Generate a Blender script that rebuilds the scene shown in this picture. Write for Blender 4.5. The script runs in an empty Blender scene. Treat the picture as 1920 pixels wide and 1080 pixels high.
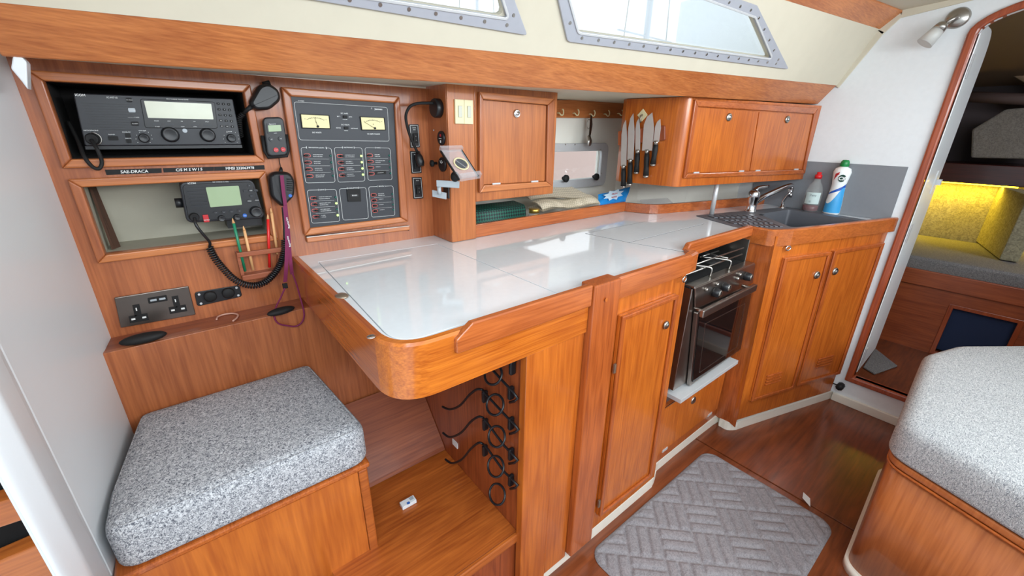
import bpy, math
import numpy as np
from mathutils import Vector as V, Matrix
from math import sin, cos, pi, radians as R
# ------------------------------------------------------------------ camera, sky, light, exposure
SC = bpy.context.scene
COL = SC.collection
CAM = V((0, 0, 1.241))
FPX, PITCH, ROLL, YAW = 774.35, 0.36627, 0.015895, 0.68064
_fw = V((sin(YAW)*cos(PITCH), cos(YAW)*cos(PITCH), -sin(PITCH)))
_r0 = V((cos(YAW), -sin(YAW), 0)); _u0 = _r0.cross(_fw)
_rt = cos(ROLL)*_r0 + sin(ROLL)*_u0; _up = -sin(ROLL)*_r0 + cos(ROLL)*_u0
cd = bpy.data.cameras.new('camera'); cam = bpy.data.objects.new('camera', cd); COL.objects.link(cam)
cd.sensor_width = 36; cd.lens = FPX/1920*36; cd.clip_start = .01
m = Matrix((_rt, _up, -_fw)).transposed().to_4x4(); m.translation = CAM; cam.matrix_world = m
SC.camera = cam
SC.view_settings.view_transform = 'Standard'; SC.view_settings.look = 'None'
SC.view_settings.gamma = 1; SC.view_settings.use_curve_mapping = False
SC.view_settings.exposure = 0.76
W = bpy.data.worlds.new('sky'); SC.world = W; W.use_nodes = True
nt = W.node_tree; bg = nt.nodes['Background']
tc = nt.nodes.new('ShaderNodeTexCoord'); nz = nt.nodes.new('ShaderNodeTexNoise'); nz.inputs['Scale'].default_value = 1.6
cr = nt.nodes.new('ShaderNodeValToRGB'); cr.color_ramp.elements[0].color = (.68, .86, 1, 1); cr.color_ramp.elements[1].color = (.93, .98, 1, 1)
cr.color_ramp.elements[0].position = .42; cr.color_ramp.elements[1].position = .58
nt.links.new(tc.outputs['Generated'], nz.inputs['Vector']); nt.links.new(nz.outputs['Fac'], cr.inputs['Fac'])
nt.links.new(cr.outputs['Color'], bg.inputs['Color']); bg.inputs['Strength'].default_value = .95

def lamp(name, kind, loc, target, energy, color=(1, 1, 1), size=.5, sy=None):
    l = bpy.data.lights.new(name, kind); o = bpy.data.objects.new(name, l); COL.objects.link(o)
    o.location = loc; l.energy = energy; l.color = color
    if kind == 'AREA':
        l.size = size
        if sy: l.shape = 'RECTANGLE'; l.size_y = sy
    o.rotation_euler = (V(target)-V(loc)).to_track_quat('-Z', 'Y').to_euler()
    return o
# daylight falling through the open companionway behind the camera, then added fill lamps
lamp('companionway_daylight', 'AREA', (-.3, -.65, 1.95), (1.5, .6, .75), 11.5, (.88, .95, 1), 1.0, .8)
lamp('recess_fill', 'AREA', (.9, -1.22, 1.5), (1.0, 1.3, 1.02), 16, (.90, .96, 1), 1.8, .28)  # added lamp to brighten the hull recess from the unseen opposite side
lamp('left_wall_fill', 'AREA', (1.7, -.45, 1.70), (.3, .5, 1.0), 10, (.88, .95, 1), .6, .5)  # added lamp below the closed ceiling, lifts the white left wall
lamp('forward_cabin_fill', 'AREA', (3.2, -.5, 1.75), (3.2, .3, .3), 15, (.95, .95, 1), .4, .4)  # added lamp to lift the forward cabin, no hatch is modelled

# ------------------------------------------------------------------ pixel -> point on a real plane
def ray(x, y): return _fw + _rt*((x-960)/FPX) - _up*((y-540)/FPX)
def pl(p, P, n):
    d = ray(*p); n = V(n); return CAM + d*(n.dot(V(P)-CAM)/n.dot(d))
def Y_(p, y): return pl(p, (0, y, 0), (0, 1, 0))
def X_(p, x): return pl(p, (x, 0, 0), (1, 0, 0))
def Z_(p, z): return pl(p, (0, 0, z), (0, 0, 1))
def plane3(a, b, c):
    n = (V(b)-V(a)).cross(V(c)-V(a)); return (V(a), n.normalized())

# ------------------------------------------------------------------ mesh builder
class MB:
    def __init__(s): s.v = []; s.f = []; s.sm = []
    def add(s, vs, fs, smooth=False):
        b = len(s.v); s.v += [V(p) for p in vs]; s.f += [tuple(b+i for i in f) for f in fs]; s.sm += [smooth]*len(fs); return s
    def hexa(s, p):
        c = sum((V(q) for q in p), V())/8
        fs = [(0, 1, 2, 3), (7, 6, 5, 4), (0, 4, 5, 1), (1, 5, 6, 2), (2, 6, 7, 3), (3, 7, 4, 0)]
        P = [V(q) for q in p]; f = fs[0]; n = (P[1]-P[0]).cross(P[2]-P[0])
        if n.dot(P[0]-c) < 0: fs = [tuple(reversed(f)) for f in fs]
        return s.add(P, fs)
    def box(s, a, b):
        x0, y0, z0 = a; x1, y1, z1 = b
        return s.hexa([(x0, y0, z0), (x1, y0, z0), (x1, y1, z0), (x0, y1, z0), (x0, y0, z1), (x1, y0, z1), (x1, y1, z1), (x0, y1, z1)])
    def prism(s, poly, vec, smooth=False):
        P = [V(p) for p in poly]; vec = V(vec); n = len(P)
        nn = V()
        for i in range(n): nn += P[i].cross(P[(i+1) % n])
        if nn.dot(vec) < 0: P = P[::-1]
        s.add(P+[p+vec for p in P], [tuple(range(n))[::-1], tuple(range(n, 2*n))])
        b = len(s.v)-2*n
        for i in range(n):
            j = (i+1) % n; s.f.append((b+i, b+j, b+n+j, b+n+i)); s.sm.append(smooth)
        return s
    def ring(s, out, inn, vec):
        vec = V(vec); n = len(out); O = [V(p) for p in out]; I = [V(p) for p in inn]
        nn = V()
        for i in range(n): nn += O[i].cross(O[(i+1) % n])
        if nn.dot(vec) < 0: O = O[::-1]; I = I[::-1]
        vs = O+I+[p+vec for p in O]+[p+vec for p in I]; fs = []
        for i in range(n):
            j = (i+1) % n
            fs += [(i, j, 2*n+j, 2*n+i), (n+j, n+i, 3*n+i, 3*n+j), (2*n+i, 2*n+j, 3*n+j, 3*n+i), (j, i, n+i, n+j)]
        return s.add(vs, fs)
    def tube(s, pts, r, seg=8, closed=False, cap=True):
        P = [V(p) for p in pts]; n = len(P); rr = r if isinstance(r, (list, tuple)) else [r]*n
        t0 = (P[1]-P[0]).normalized(); a = V((0, 0, 1)) if abs(t0.z) < .9 else V((1, 0, 0))
        nrm = t0.cross(a).normalized(); vs = []
        for i in range(n):
            if closed: t = (P[(i+1) % n]-P[i-1])
            else: t = P[min(i+1, n-1)]-P[max(i-1, 0)]
            t = t.normalized() if t.length > 1e-9 else t0
            nrm = (nrm-t*nrm.dot(t)).normalized(); b = t.cross(nrm)
            for k in range(seg):
                w = 2*pi*k/seg; vs.append(P[i]+(nrm*cos(w)+b*sin(w))*rr[i])
        fs = []; m = n if closed else n-1
        for i in range(m):
            for k in range(seg):
                k2 = (k+1) % seg; j = (i+1) % n
                fs.append((i*seg+k, i*seg+k2, j*seg+k2, j*seg+k))
        s.add(vs, fs, True)
        if cap and not closed:
            b = len(s.v)-len(vs)
            s.f += [tuple(b+k for k in range(seg))[::-1], tuple(b+(n-1)*seg+k for k in range(seg))]; s.sm += [False, False]
        return s
    def lathe(s, prof, o, ax=(0, 0, 1), seg=20, sx=1):
        o = V(o); ax = V(ax).normalized(); a = V((1, 0, 0)) if abs(ax.x) < .9 else V((0, 1, 0))
        u = (a-ax*a.dot(ax)).normalized(); w = ax.cross(u); vs = []
        for r, h in prof:
            for k in range(seg):
                t = 2*pi*k/seg; vs.append(o+ax*h+u*(r*cos(t)*sx)+w*(r*sin(t)))
        fs = []
        for i in range(len(prof)-1):
            for k in range(seg):
                k2 = (k+1) % seg; fs.append((i*seg+k, i*seg+k2, (i+1)*seg+k2, (i+1)*seg+k))
        s.add(vs, fs, True); b = len(s.v)-len(vs)
        if prof[0][0] > 1e-5: s.f.append(tuple(b+k for k in range(seg))[::-1]); s.sm.append(False)
        if prof[-1][0] > 1e-5: s.f.append(tuple(b+(len(prof)-1)*seg+k for k in range(seg))); s.sm.append(False)
        return s
    def ell(s, c, ex, ey, ez, seg=16, rings=10):
        c = V(c); vs = []; fs = []
        for i in range(rings+1):
            p = pi*i/rings
            for k in range(seg):
                t = 2*pi*k/seg; vs.append(c+V(ex)*sin(p)*cos(t)+V(ey)*sin(p)*sin(t)+V(ez)*cos(p))
        for i in range(rings):
            for k in range(seg):
                k2 = (k+1) % seg; fs.append((i*seg+k, i*seg+k2, (i+1)*seg+k2, (i+1)*seg+k))
        return s.add(vs, fs, True)
    def ribbon(s, pts, wvec, th=.0008):
        P = [V(p) for p in pts]; vs = []
        ws = wvec if isinstance(wvec, list) else [V(wvec)]*len(P)
        for i, p in enumerate(P):
            w = V(ws[i]); t = P[min(i+1, len(P)-1)]-P[max(i-1, 0)]; n = t.cross(w).normalized()*th
            vs += [p-w/2-n/2, p+w/2-n/2, p+w/2+n/2, p-w/2+n/2]
        fs = [(0, 1, 2, 3), tuple(4*(len(P)-1)+k for k in (3, 2, 1, 0))]
        for i in range(len(P)-1):
            for k in range(4): k2 = (k+1) % 4; fs.append((4*i+k, 4*i+k2, 4*i+4+k2, 4*i+4+k))
        return s.add(vs, fs)

TXT = {}
def text(mb, st, O, eu, ev, size, al='c', bold=0):
    """lettering as flat mesh; O anchor (centre line), eu right, ev up"""
    k = (st, al, bold)
    if k not in TXT:
        c = bpy.data.curves.new('t', 'FONT'); c.body = st; c.size = 1; c.align_x = {'c': 'CENTER', 'l': 'LEFT', 'r': 'RIGHT'}[al]
        c.resolution_u = 2; c.offset = bold
        o = bpy.data.objects.new('t', c); COL.objects.link(o)
        me = bpy.data.meshes.new_from_object(o.evaluated_get(bpy.context.evaluated_depsgraph_get()))
        TXT[k] = ([v.co.copy() for v in me.vertices], [tuple(p.vertices) for p in me.polygons])
        bpy.data.objects.remove(o); bpy.data.curves.remove(c); bpy.data.meshes.remove(me)
    vs, fs = TXT[k]; eu = V(eu).normalized(); ev = V(ev).normalized()
    mb.add([V(O)+eu*(v.x*size)+ev*((v.y-.35)*size) for v in vs], fs)

class Q:
    """A panel: four corners (TL, TR, BR, BL); P(u,v,d) is bilinear plus d metres towards the room."""
    def __init__(s, tl, tr, br, bl):
        s.c = [V(tl), V(tr), V(br), V(bl)]
        e = (s.c[1]-s.c[0])+(s.c[2]-s.c[3]); f = (s.c[3]-s.c[0])+(s.c[2]-s.c[1])
        s.n = e.cross(f).normalized(); cc = sum(s.c, V())/4
        if s.n.dot(CAM-cc) < 0: s.n = -s.n
        s.eu = e.normalized(); s.ev = f.normalized(); s.W = e.length/2; s.H = f.length/2
    def P(s, u, v, d=0):
        a, b, c, e = s.c
        return (a*(1-u)+b*u)*(1-v)+(e*(1-u)+c*u)*v+s.n*d
    def px(s, x, y):
        p = pl((x, y), s.c[0], s.n); u = v = .5
        for _ in range(12):
            r = p-s.P(u, v); u += r.dot(s.eu)/s.W; v += r.dot(s.ev)/s.H
        return u, v
    def pts(s, l, d=0): return [s.P(u, v, d) for u, v in l]
    def poly(s, mb, l, d0, d1): return mb.prism(s.pts(l, d0), s.n*(d1-d0))
    def box(s, mb, u0, v0, u1, v1, d0, d1): return s.poly(mb, [(u0, v0), (u1, v0), (u1, v1), (u0, v1)], d0, d1)
    def rr(s, u0, v0, u1, v1, r, n=4):
        a, b = r/s.W, r/s.H; o = []
        for cx, cy, t0 in ((u0+a, v0+b, pi), (u1-a, v0+b, 1.5*pi), (u1-a, v1-b, 0), (u0+a, v1-b, .5*pi)):
            for k in range(n+1):
                t = t0+k/n*pi/2; o.append((cx+a*cos(t), cy+b*sin(t)))
        return o
    def rbox(s, mb, u0, v0, u1, v1, r, d0, d1): return s.poly(mb, s.rr(u0, v0, u1, v1, r), d0, d1)
    def frame(s, mb, u0, v0, u1, v1, w, r, d0, d1):
        a, b = w/s.W, w/s.H
        return mb.ring(s.pts(s.rr(u0, v0, u1, v1, r), d0), s.pts(s.rr(u0+a, v0+b, u1-a, v1-b, max(r-w, .0003)), d0), s.n*(d1-d0))
    def cyl(s, mb, u, v, r, d0, d1, seg=16, r2=None):
        o = s.P(u, v); return mb.lathe([(r, d0), (r if r2 is None else r2, d1)], o, s.n, seg)
    def text(s, mb, st, u, v, size, d, al='c', bold=0): text(mb, st, s.P(u, v, d), s.eu, -s.ev, size, al, bold)
    def sub(s, *pix, d=0):
        return Q(*[s.P(*s.px(*p), d) for p in pix])
    def suv(s, u0, v0, u1, v1, d=0): return Q(s.P(u0, v0, d), s.P(u1, v0, d), s.P(u1, v1, d), s.P(u0, v1, d))
def QP(plane, *pix): return Q(*[pl(p, *plane) for p in pix])

def rpoly(pts, rad, n=6):
    """round the corners of a 2-D polygon"""
    o = []; m = len(pts)
    for i in range(m):
        p = V(pts[i]); a = V(pts[i-1]); b = V(pts[(i+1) % m]); r = rad[i] if isinstance(rad, (list, tuple)) else rad
        if r <= 0: o.append(p); continue
        da = (a-p).normalized(); db = (b-p).normalized(); ang = da.angle(db); t = min(r/math.tan(ang/2), (a-p).length*.49, (b-p).length*.49)
        for k in range(n+1):
            q = k/n; o.append((p+da*t)*(1-q)**2+p*2*q*(1-q)+(p+db*t)*q*q)
    return o
def offs(poly, d):
    o = []; m = len(poly); ar = sum(poly[i].x*poly[(i+1) % m].y-poly[(i+1) % m].x*poly[i].y for i in range(m))
    sg = 1 if ar > 0 else -1
    for i in range(m):
        t = (poly[(i+1) % m]-poly[i-1]).normalized(); o.append(poly[i]+V((-t.y, t.x))*d*sg)
    return o
def pillow(mb, poly, z0, z1, r, crown=0.0, rb=None, rings=4):
    """rounded prism: soft edges top and bottom"""
    rb = r if rb is None else rb; L = []
    for k in range(rings+1): t = pi/2*k/rings; L.append((rb*(1-sin(t)), z0+rb*(1-cos(t))))
    for k in range(rings+1): t = pi/2*k/rings; L.append((r*(1-cos(t)), z1-r+r*sin(t)))
    n = len(poly); vs = []
    for d, z in L:
        for p in offs(poly, d): vs.append((p.x, p.y, z))
    cx = sum(p.x for p in poly)/n; cy = sum(p.y for p in poly)/n; fin = offs(poly, r)
    for k in range(1, 8):
        t = k/8
        for p in fin: vs.append((p.x+(cx-p.x)*t, p.y+(cy-p.y)*t, z1+crown*(1-(1-t)**2)))
    vs.append((cx, cy, z1+crown)); m = len(L)+7; fs = []
    ar = sum(poly[i].x*poly[(i+1) % n].y-poly[(i+1) % n].x*poly[i].y for i in range(n))
    for i in range(m-1):
        for k in range(n): k2 = (k+1) % n; fs.append((i*n+k, i*n+k2, (i+1)*n+k2, (i+1)*n+k))
    for k in range(n): fs.append(((m-1)*n+k, (m-1)*n+(k+1) % n, m*n))
    fs.append(tuple(range(n))[::-1])
    if ar < 0: fs = [tuple(reversed(f)) for f in fs]
    return mb.add(vs, fs, True)
def smooth_path(pts, n=6):
    P = [V(p) for p in pts]; o = []
    for i in range(len(P)-1):
        a = P[max(i-1, 0)]; b = P[i]; c = P[i+1]; d = P[min(i+2, len(P)-1)]
        for k in range(n):
            t = k/n; o.append(.5*((2*b)+(c-a)*t+(2*a-5*b+4*c-d)*t*t+(3*b-a-3*c+d)*t**3))
    return o+[P[-1]]

# ------------------------------------------------------------------ objects
def props(o, label=None, cat=None, group=None, kind=None):
    for k, v in (('label', label), ('category', cat), ('group', group), ('kind', kind)):
        if v: o[k] = v
    return o
def thing(name, label, cat, loc, group=None):
    o = bpy.data.objects.new(name, None); COL.objects.link(o); o.location = loc; o.empty_display_size = .02
    return props(o, label, cat, group)
def wloc(o):
    p = V(); 
    while o: p += V(o.location); o = o.parent
    return p
def ob(name, mb, mat, parent=None, bev=0, label=None, cat=None, group=None, kind=None, seg=2):
    me = bpy.data.meshes.new(name)
    if parent: org = wloc(parent)
    else:
        lo = V([min(v[i] for v in mb.v) for i in range(3)]); hi = V([max(v[i] for v in mb.v) for i in range(3)]); org = V(((lo.x+hi.x)/2, (lo.y+hi.y)/2, lo.z))
    me.from_pydata([v-org for v in mb.v], [], mb.f)
    me.polygons.foreach_set('use_smooth', mb.sm); me.materials.append(mat); me.validate()
    o = bpy.data.objects.new(name, me); COL.objects.link(o)
    if parent: o.parent = parent
    else: o.location = org
    if bev:
        b = o.modifiers.new('bevel', 'BEVEL'); b.width = bev; b.segments = seg; b.limit_method = 'ANGLE'; b.angle_limit = R(40); b.harden_normals = False
    return props(o, label, cat, group, kind)
def struct(name, mb, mat, bev=0, parent=None): return ob(name, mb, mat, parent, bev, kind=None if parent else 'structure')

# ------------------------------------------------------------------ materials
def s2l(c): return tuple((x/12.92 if x <= .04045 else ((x+.055)/1.055)**2.4) for x in (v/255 for v in c))+(1,)
def base(name):
    m = bpy.data.materials.new(name); m.use_nodes = True; nt = m.node_tree; return m, nt, nt.nodes['Principled BSDF']
def pm(name, c, rough=.5, metal=0, spec=.5, trans=0, emit=None, es=1, alpha=1, coat=0, noise=0, nscale=60, bump=0):
    m, nt, b = base(name); col = s2l(c)
    b.inputs['Base Color'].default_value = col; b.inputs['Roughness'].default_value = rough; b.inputs['Metallic'].default_value = metal
    b.inputs['Specular IOR Level'].default_value = spec; b.inputs['Transmission Weight'].default_value = trans; b.inputs['Coat Weight'].default_value = coat
    b.inputs['Alpha'].default_value = alpha
    if emit: b.inputs['Emission Color'].default_value = s2l(emit); b.inputs['Emission Strength'].default_value = es
    tcn = nt.nodes.new('ShaderNodeTexCoord'); n = nt.nodes.new('ShaderNodeTexNoise'); n.inputs['Scale'].default_value = nscale; n.inputs['Detail'].default_value = 4
    nt.links.new(tcn.outputs['Object'], n.inputs['Vector'])
    nv = noise or .04
    mx = nt.nodes.new('ShaderNodeMix'); mx.data_type = 'RGBA'; mx.inputs['A'].default_value = tuple(x*(1-nv) for x in col[:3])+(1,); mx.inputs['B'].default_value = tuple(min(1, x*(1+nv)) for x in col[:3])+(1,)
    nt.links.new(n.outputs['Fac'], mx.inputs['Factor']); nt.links.new(mx.outputs['Result'], b.inputs['Base Color'])
    if bump:
        bp = nt.nodes.new('ShaderNodeBump'); bp.inputs['Strength'].default_value = bump; bp.inputs['Distance'].default_value = .002
        nt.links.new(n.outputs['Fac'], bp.inputs['Height']); nt.links.new(bp.outputs['Normal'], b.inputs['Normal'])
    return m
def wood(name, c1, c2, axis=0, rough=.32, fine=1.0, seed=0, coat=.25, cathedral=.32):
    m, nt, b = base(name); N = nt.nodes.new; L = nt.links.new
    t = N('ShaderNodeTexCoord'); mp = N('ShaderNodeMapping'); sc = [9*fine]*3; sc[axis] = .9; mp.inputs['Scale'].default_value = sc; mp.inputs['Location'].default_value = (seed*3.1, seed*1.7, seed*.9)
    L(t.outputs['Object'], mp.inputs['Vector'])
    n1 = N('ShaderNodeTexNoise'); n1.inputs['Scale'].default_value = 2.2; n1.inputs['Detail'].default_value = 3; n1.inputs['Distortion'].default_value = .8; L(mp.outputs['Vector'], n1.inputs['Vector'])
    mu = N('ShaderNodeMath'); mu.operation = 'MULTIPLY'; mu.inputs[1].default_value = 9; L(n1.outputs['Fac'], mu.inputs[0])
    fr = N('ShaderNodeMath'); fr.operation = 'PINGPONG'; fr.inputs[1].default_value = 1; L(mu.outputs[0], fr.inputs[0])
    mp2 = N('ShaderNodeMapping'); sc = [230*fine]*3; sc[axis] = 7; mp2.inputs['Scale'].default_value = sc; L(t.outputs['Object'], mp2.inputs['Vector'])
    n2 = N('ShaderNodeTexNoise'); n2.inputs['Scale'].default_value = 1; n2.inputs['Detail'].default_value = 3; L(mp2.outputs['Vector'], n2.inputs['Vector'])
    r1 = N('ShaderNodeMapRange'); r1.inputs['From Min'].default_value = .35; r1.inputs['From Max'].default_value = .7; L(n2.outputs['Fac'], r1.inputs['Value'])
    n3 = N('ShaderNodeTexNoise'); n3.inputs['Scale'].default_value = 3.5; n3.inputs['Detail'].default_value = 2; L(t.outputs['Object'], n3.inputs['Vector'])
    a1 = N('ShaderNodeMath'); a1.operation = 'MULTIPLY'; a1.inputs[1].default_value = cathedral; L(fr.outputs[0], a1.inputs[0])
    a2 = N('ShaderNodeMath'); a2.operation = 'MULTIPLY_ADD'; a2.inputs[1].default_value = .45; L(r1.outputs['Result'], a2.inputs[0]); L(a1.outputs[0], a2.inputs[2])
    a3 = N('ShaderNodeMath'); a3.operation = 'MULTIPLY_ADD'; a3.inputs[1].default_value = .9; L(n3.outputs['Fac'], a3.inputs[0]); L(a2.outputs[0], a3.inputs[2])
    r2 = N('ShaderNodeMapRange'); r2.inputs['From Min'].default_value = .35; r2.inputs['From Max'].default_value = 1.25; L(a3.outputs[0], r2.inputs['Value'])
    mx = N('ShaderNodeMix'); mx.data_type = 'RGBA'; mx.inputs['A'].default_value = s2l(c1); mx.inputs['B'].default_value = s2l(c2); L(r2.outputs['Result'], mx.inputs['Factor'])
    L(mx.outputs['Result'], b.inputs['Base Color']); b.inputs['Roughness'].default_value = rough; b.inputs['Coat Weight'].default_value = coat; b.inputs['Coat Roughness'].default_value = .12
    bp = N('ShaderNodeBump'); bp.inputs['Strength'].default_value = .12; bp.inputs['Distance'].default_value = .001; L(n2.outputs['Fac'], bp.inputs['Height']); L(bp.outputs['Normal'], b.inputs['Normal'])
    return m
def fabric(name, c1, c2, scale=240, mid=None, bump=.9, stretch=(1, 1, 1)):
    m, nt, b = base(name); N = nt.nodes.new; L = nt.links.new
    t = N('ShaderNodeTexCoord'); mp = N('ShaderNodeMapping'); mp.inputs['Scale'].default_value = stretch; L(t.outputs['Object'], mp.inputs['Vector'])
    n = N('ShaderNodeTexNoise'); n.inputs['Scale'].default_value = scale; n.inputs['Detail'].default_value = 2.5; n.inputs['Roughness'].default_value = .6; n.inputs['Distortion'].default_value = 1.5; L(mp.outputs['Vector'], n.inputs['Vector'])
    r = N('ShaderNodeValToRGB'); e = r.color_ramp.elements; e[0].position = .36; e[0].color = s2l(c2); e[1].position = .62; e[1].color = s2l(c1); L(n.outputs['Fac'], r.inputs['Fac'])
    L(r.outputs['Color'], b.inputs['Base Color']); b.inputs['Roughness'].default_value = .95; b.inputs['Specular IOR Level'].default_value = .1
    bp = N('ShaderNodeBump'); bp.inputs['Strength'].default_value = bump; bp.inputs['Distance'].default_value = .002; L(n.outputs['Fac'], bp.inputs['Height']); L(bp.outputs['Normal'], b.inputs['Normal'])
    return m
M = {}
M['panel'] = wood('teak_panel_vertical', (184, 108, 62), (140, 74, 40), 2, .4, 1, 1)
M['trimx'] = wood('teak_trim_long', (206, 128, 72), (158, 88, 46), 0, .35, 1.5, 2)
M['beam'] = wood('teak_beam', (208, 130, 72), (164, 90, 46), 0, .38, 1.3, 3)
M['table'] = wood('golden_teak_edge', (214, 122, 40), (158, 74, 20), 0, .25, 1.4, 4, .5)
M['tabley'] = wood('golden_teak_side', (200, 108, 42), (146, 68, 24), 1, .25, 1.4, 5, .5)
M['fiddle'] = wood('red_teak_fiddle', (194, 106, 50), (144, 68, 28), 0, .25, 1.2, 6, .5)
M['post'] = wood('red_teak_upright', (190, 100, 44), (138, 62, 24), 2, .28, 1, 7, .4)
M['door'] = wood('orange_teak_door', (204, 112, 38), (158, 74, 22), 2, .3, .7, 8, .4)
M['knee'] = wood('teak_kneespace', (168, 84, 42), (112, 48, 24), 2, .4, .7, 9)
M['sole'] = wood('varnished_sole', (136, 70, 36), (88, 40, 18), 0, .3, .5, 10, .3, .3)
M['step'] = wood('teak_step', (196, 108, 44), (140, 66, 24), 0, .35, .7, 11)
M['foot'] = wood('teak_footrest', (162, 88, 52), (120, 56, 32), 0, .5, 1, 12)
M['seatw'] = wood('teak_seat_front', (206, 116, 42), (166, 82, 26), 2, .35, .6, 13, .3, .35)
M['setw'] = wood('teak_settee', (196, 116, 62), (158, 84, 40), 2, .35, .7, 14, .3, .3)
M['cabin'] = wood('teak_forward_cabin', (168, 84, 44), (124, 54, 26), 1, .4, .8, 15)
M['darkw'] = wood('dark_shelf_wood', (84, 34, 26), (56, 20, 16), 1, .35, .8, 16)
M['dframe'] = wood('door_frame_teak', (176, 84, 44), (128, 52, 26), 2, .3, 1, 17, .5)
M['white'] = pm('white_laminate', (228, 232, 234), .32, coat=.1)
M['wallL'] = pm('white_gel_panel', (226, 232, 236), .35, noise=.03, nscale=3)
M['counter'] = pm('white_worktop', (226, 233, 238), .07, coat=.4)
M['cream'] = pm('cream_headlining', (206, 198, 178), .6, noise=.04, nscale=20, bump=.1)
M['mid'] = wood('warm_teak_cabinet', (196, 116, 58), (152, 82, 38), 2, .38, .8, 22)
M['sinkrail'] = wood('orange_sink_rail', (194, 108, 48), (152, 76, 30), 0, .28, 1.2, 21, .4)
M['hull'] = pm('offwhite_hull_lining', (232, 229, 218), .55, noise=.04, nscale=12)
M['ivory'] = pm('ivory_plastic', (226, 214, 170), .35)
M['plinth'] = pm('white_plinth', (232, 226, 212), .35)
M['black'] = pm('black_plastic', (24, 25, 28), .38)
M['blackm'] = pm('matt_black', (12, 12, 13), .7)
M['char'] = pm('charcoal_radio_case', (30, 32, 38), .42)
M['panelblk'] = pm('grey_black_panel', (38, 41, 48), .45)
M['print'] = pm('white_print', (226, 228, 226), .5)
M['lcd'] = pm('pale_lcd', (206, 210, 190), .2)
M['lcdg'] = pm('green_lcd', (156, 176, 140), .2)
M['red'] = pm('red_plastic', (186, 38, 44), .4)
M['coral'] = pm('coral_red_line', (222, 96, 84), .5)
M['blue'] = pm('blue_button', (44, 104, 190), .4)
M['gauge'] = pm('cream_gauge_dial', (226, 214, 158), .35)
M['ledoff'] = pm('dark_green_led', (28, 92, 82), .25)
M['ledon'] = pm('lit_green_led', (190, 240, 130), .3, emit=(196, 250, 120), es=1.2)
M['chrome'] = pm('chrome', (214, 214, 216), .12, 1)
M['steel'] = pm('brushed_steel', (176, 172, 166), .3, 1)
M['dsteel'] = pm('dark_mirror_steel', (160, 152, 146), .3, 1)
M['blade'] = pm('bright_blade_steel', (206, 204, 200), .3, .45)
M['alu'] = pm('grey_aluminium', (176, 178, 186), .45, .3)
M['alul'] = pm('light_aluminium', (206, 207, 208), .4, .3)
M['glass'] = pm('clear_glass', (255, 255, 255), .02, trans=1)
M['ovenglass'] = pm('dark_oven_glass', (14, 14, 15), .06, spec=.5, coat=.3)
M['gal'] = fabric('grey_cushion_cloth', (212, 213, 216), (92, 95, 104), 250)
M['gal2'] = fabric('light_grey_settee_cloth', (212, 214, 214), (118, 122, 128), 230, stretch=(1, 2.2, 1))
M['mat'] = fabric('grey_plush_mat', (150, 146, 148), (126, 122, 125), 130, bump=.5)
M['berthc'] = fabric('taupe_berth_cloth', (150, 146, 144), (98, 96, 98), 260)
M['grey'] = pm('grey_splashback', (128, 131, 136), .35)
M['sink'] = pm('charcoal_composite_sink', (94, 96, 102), .4)
M['green'] = pm('green_pencil', (30, 128, 92), .35)
M['redp'] = pm('red_pencil', (214, 36, 34), .3)
M['rawp'] = pm('natural_wood_pencil', (226, 172, 118), .5)
M['maroon'] = pm('maroon_webbing', (116, 26, 72), .7)
M['graym'] = pm('grey_mount_plastic', (170, 178, 184), .4)
M['clearp'] = pm('clear_plastic', (214, 214, 218), .12, alpha=.28)
M['bag'] = pm('blue_plastic_pouch', (32, 138, 214), .25, noise=.25, nscale=30)
M['meshg'] = None
M['beige'] = None
M['brass'] = pm('dull_bronze', (150, 138, 122), .35, .7)
M['navy'] = pm('navy_lining', (28, 42, 74), .8)
M['dkgrey'] = pm('dark_taupe_lining', (98, 88, 90), .8)
M['tan'] = pm('tan_vinyl_lining', (156, 132, 104), .7)
M['pad'] = fabric('grey_berth_padding', (176, 168, 140), (140, 134, 112), 60, bump=.7)
M['frost'] = pm('frosted_glass_shade', (226, 226, 222), .4, trans=.3)
M['soap'] = pm('ruby_soap', (104, 12, 30), .1)
M['capred'] = pm('red_cap', (206, 30, 36), .35)
M['capgrn'] = pm('green_cap', (10, 128, 62), .35)
M['bottlew'] = pm('white_bottle', (236, 240, 240), .3)
M['labelg'] = pm('pale_label', (196, 212, 210), .4)
M['labelb'] = pm('blue_label', (60, 160, 220), .4)
M['plate'] = pm('black_nickel_plate', (112, 104, 98), .28, .8)
M['gold'] = pm('gold_lid', (206, 170, 84), .3, .8)
M['dirty'] = pm('worn_grey_locker_lining', (170, 166, 150), .7, noise=.12, nscale=14)
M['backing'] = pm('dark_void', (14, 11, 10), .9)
def weave(name, c1, c2, sc, rot=.785):
    m, nt, b = base(name); N = nt.nodes.new; L = nt.links.new
    t = N('ShaderNodeTexCoord'); mp = N('ShaderNodeMapping'); mp.inputs['Rotation'].default_value = (0, rot, 0); L(t.outputs['Object'], mp.inputs['Vector'])
    k = N('ShaderNodeTexChecker'); k.inputs['Scale'].default_value = sc; k.inputs['Color1'].default_value = s2l(c1); k.inputs['Color2'].default_value = s2l(c2); L(mp.outputs['Vector'], k.inputs['Vector'])
    L(k.outputs['Color'], b.inputs['Base Color']); b.inputs['Roughness'].default_value = .6; return m
M['meshg'] = weave('green_mesh', (22, 92, 76), (8, 30, 30), 130)
M['beige'] = weave('cream_mesh', (224, 212, 190), (186, 174, 150), 130)

# ================================================================== SETTING
CZ = .901; YB = 1.235; XB = 2.36; PY = 1.115
MAINP = (V((0, YB, 0)), V((0, 1, 0)))
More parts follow.
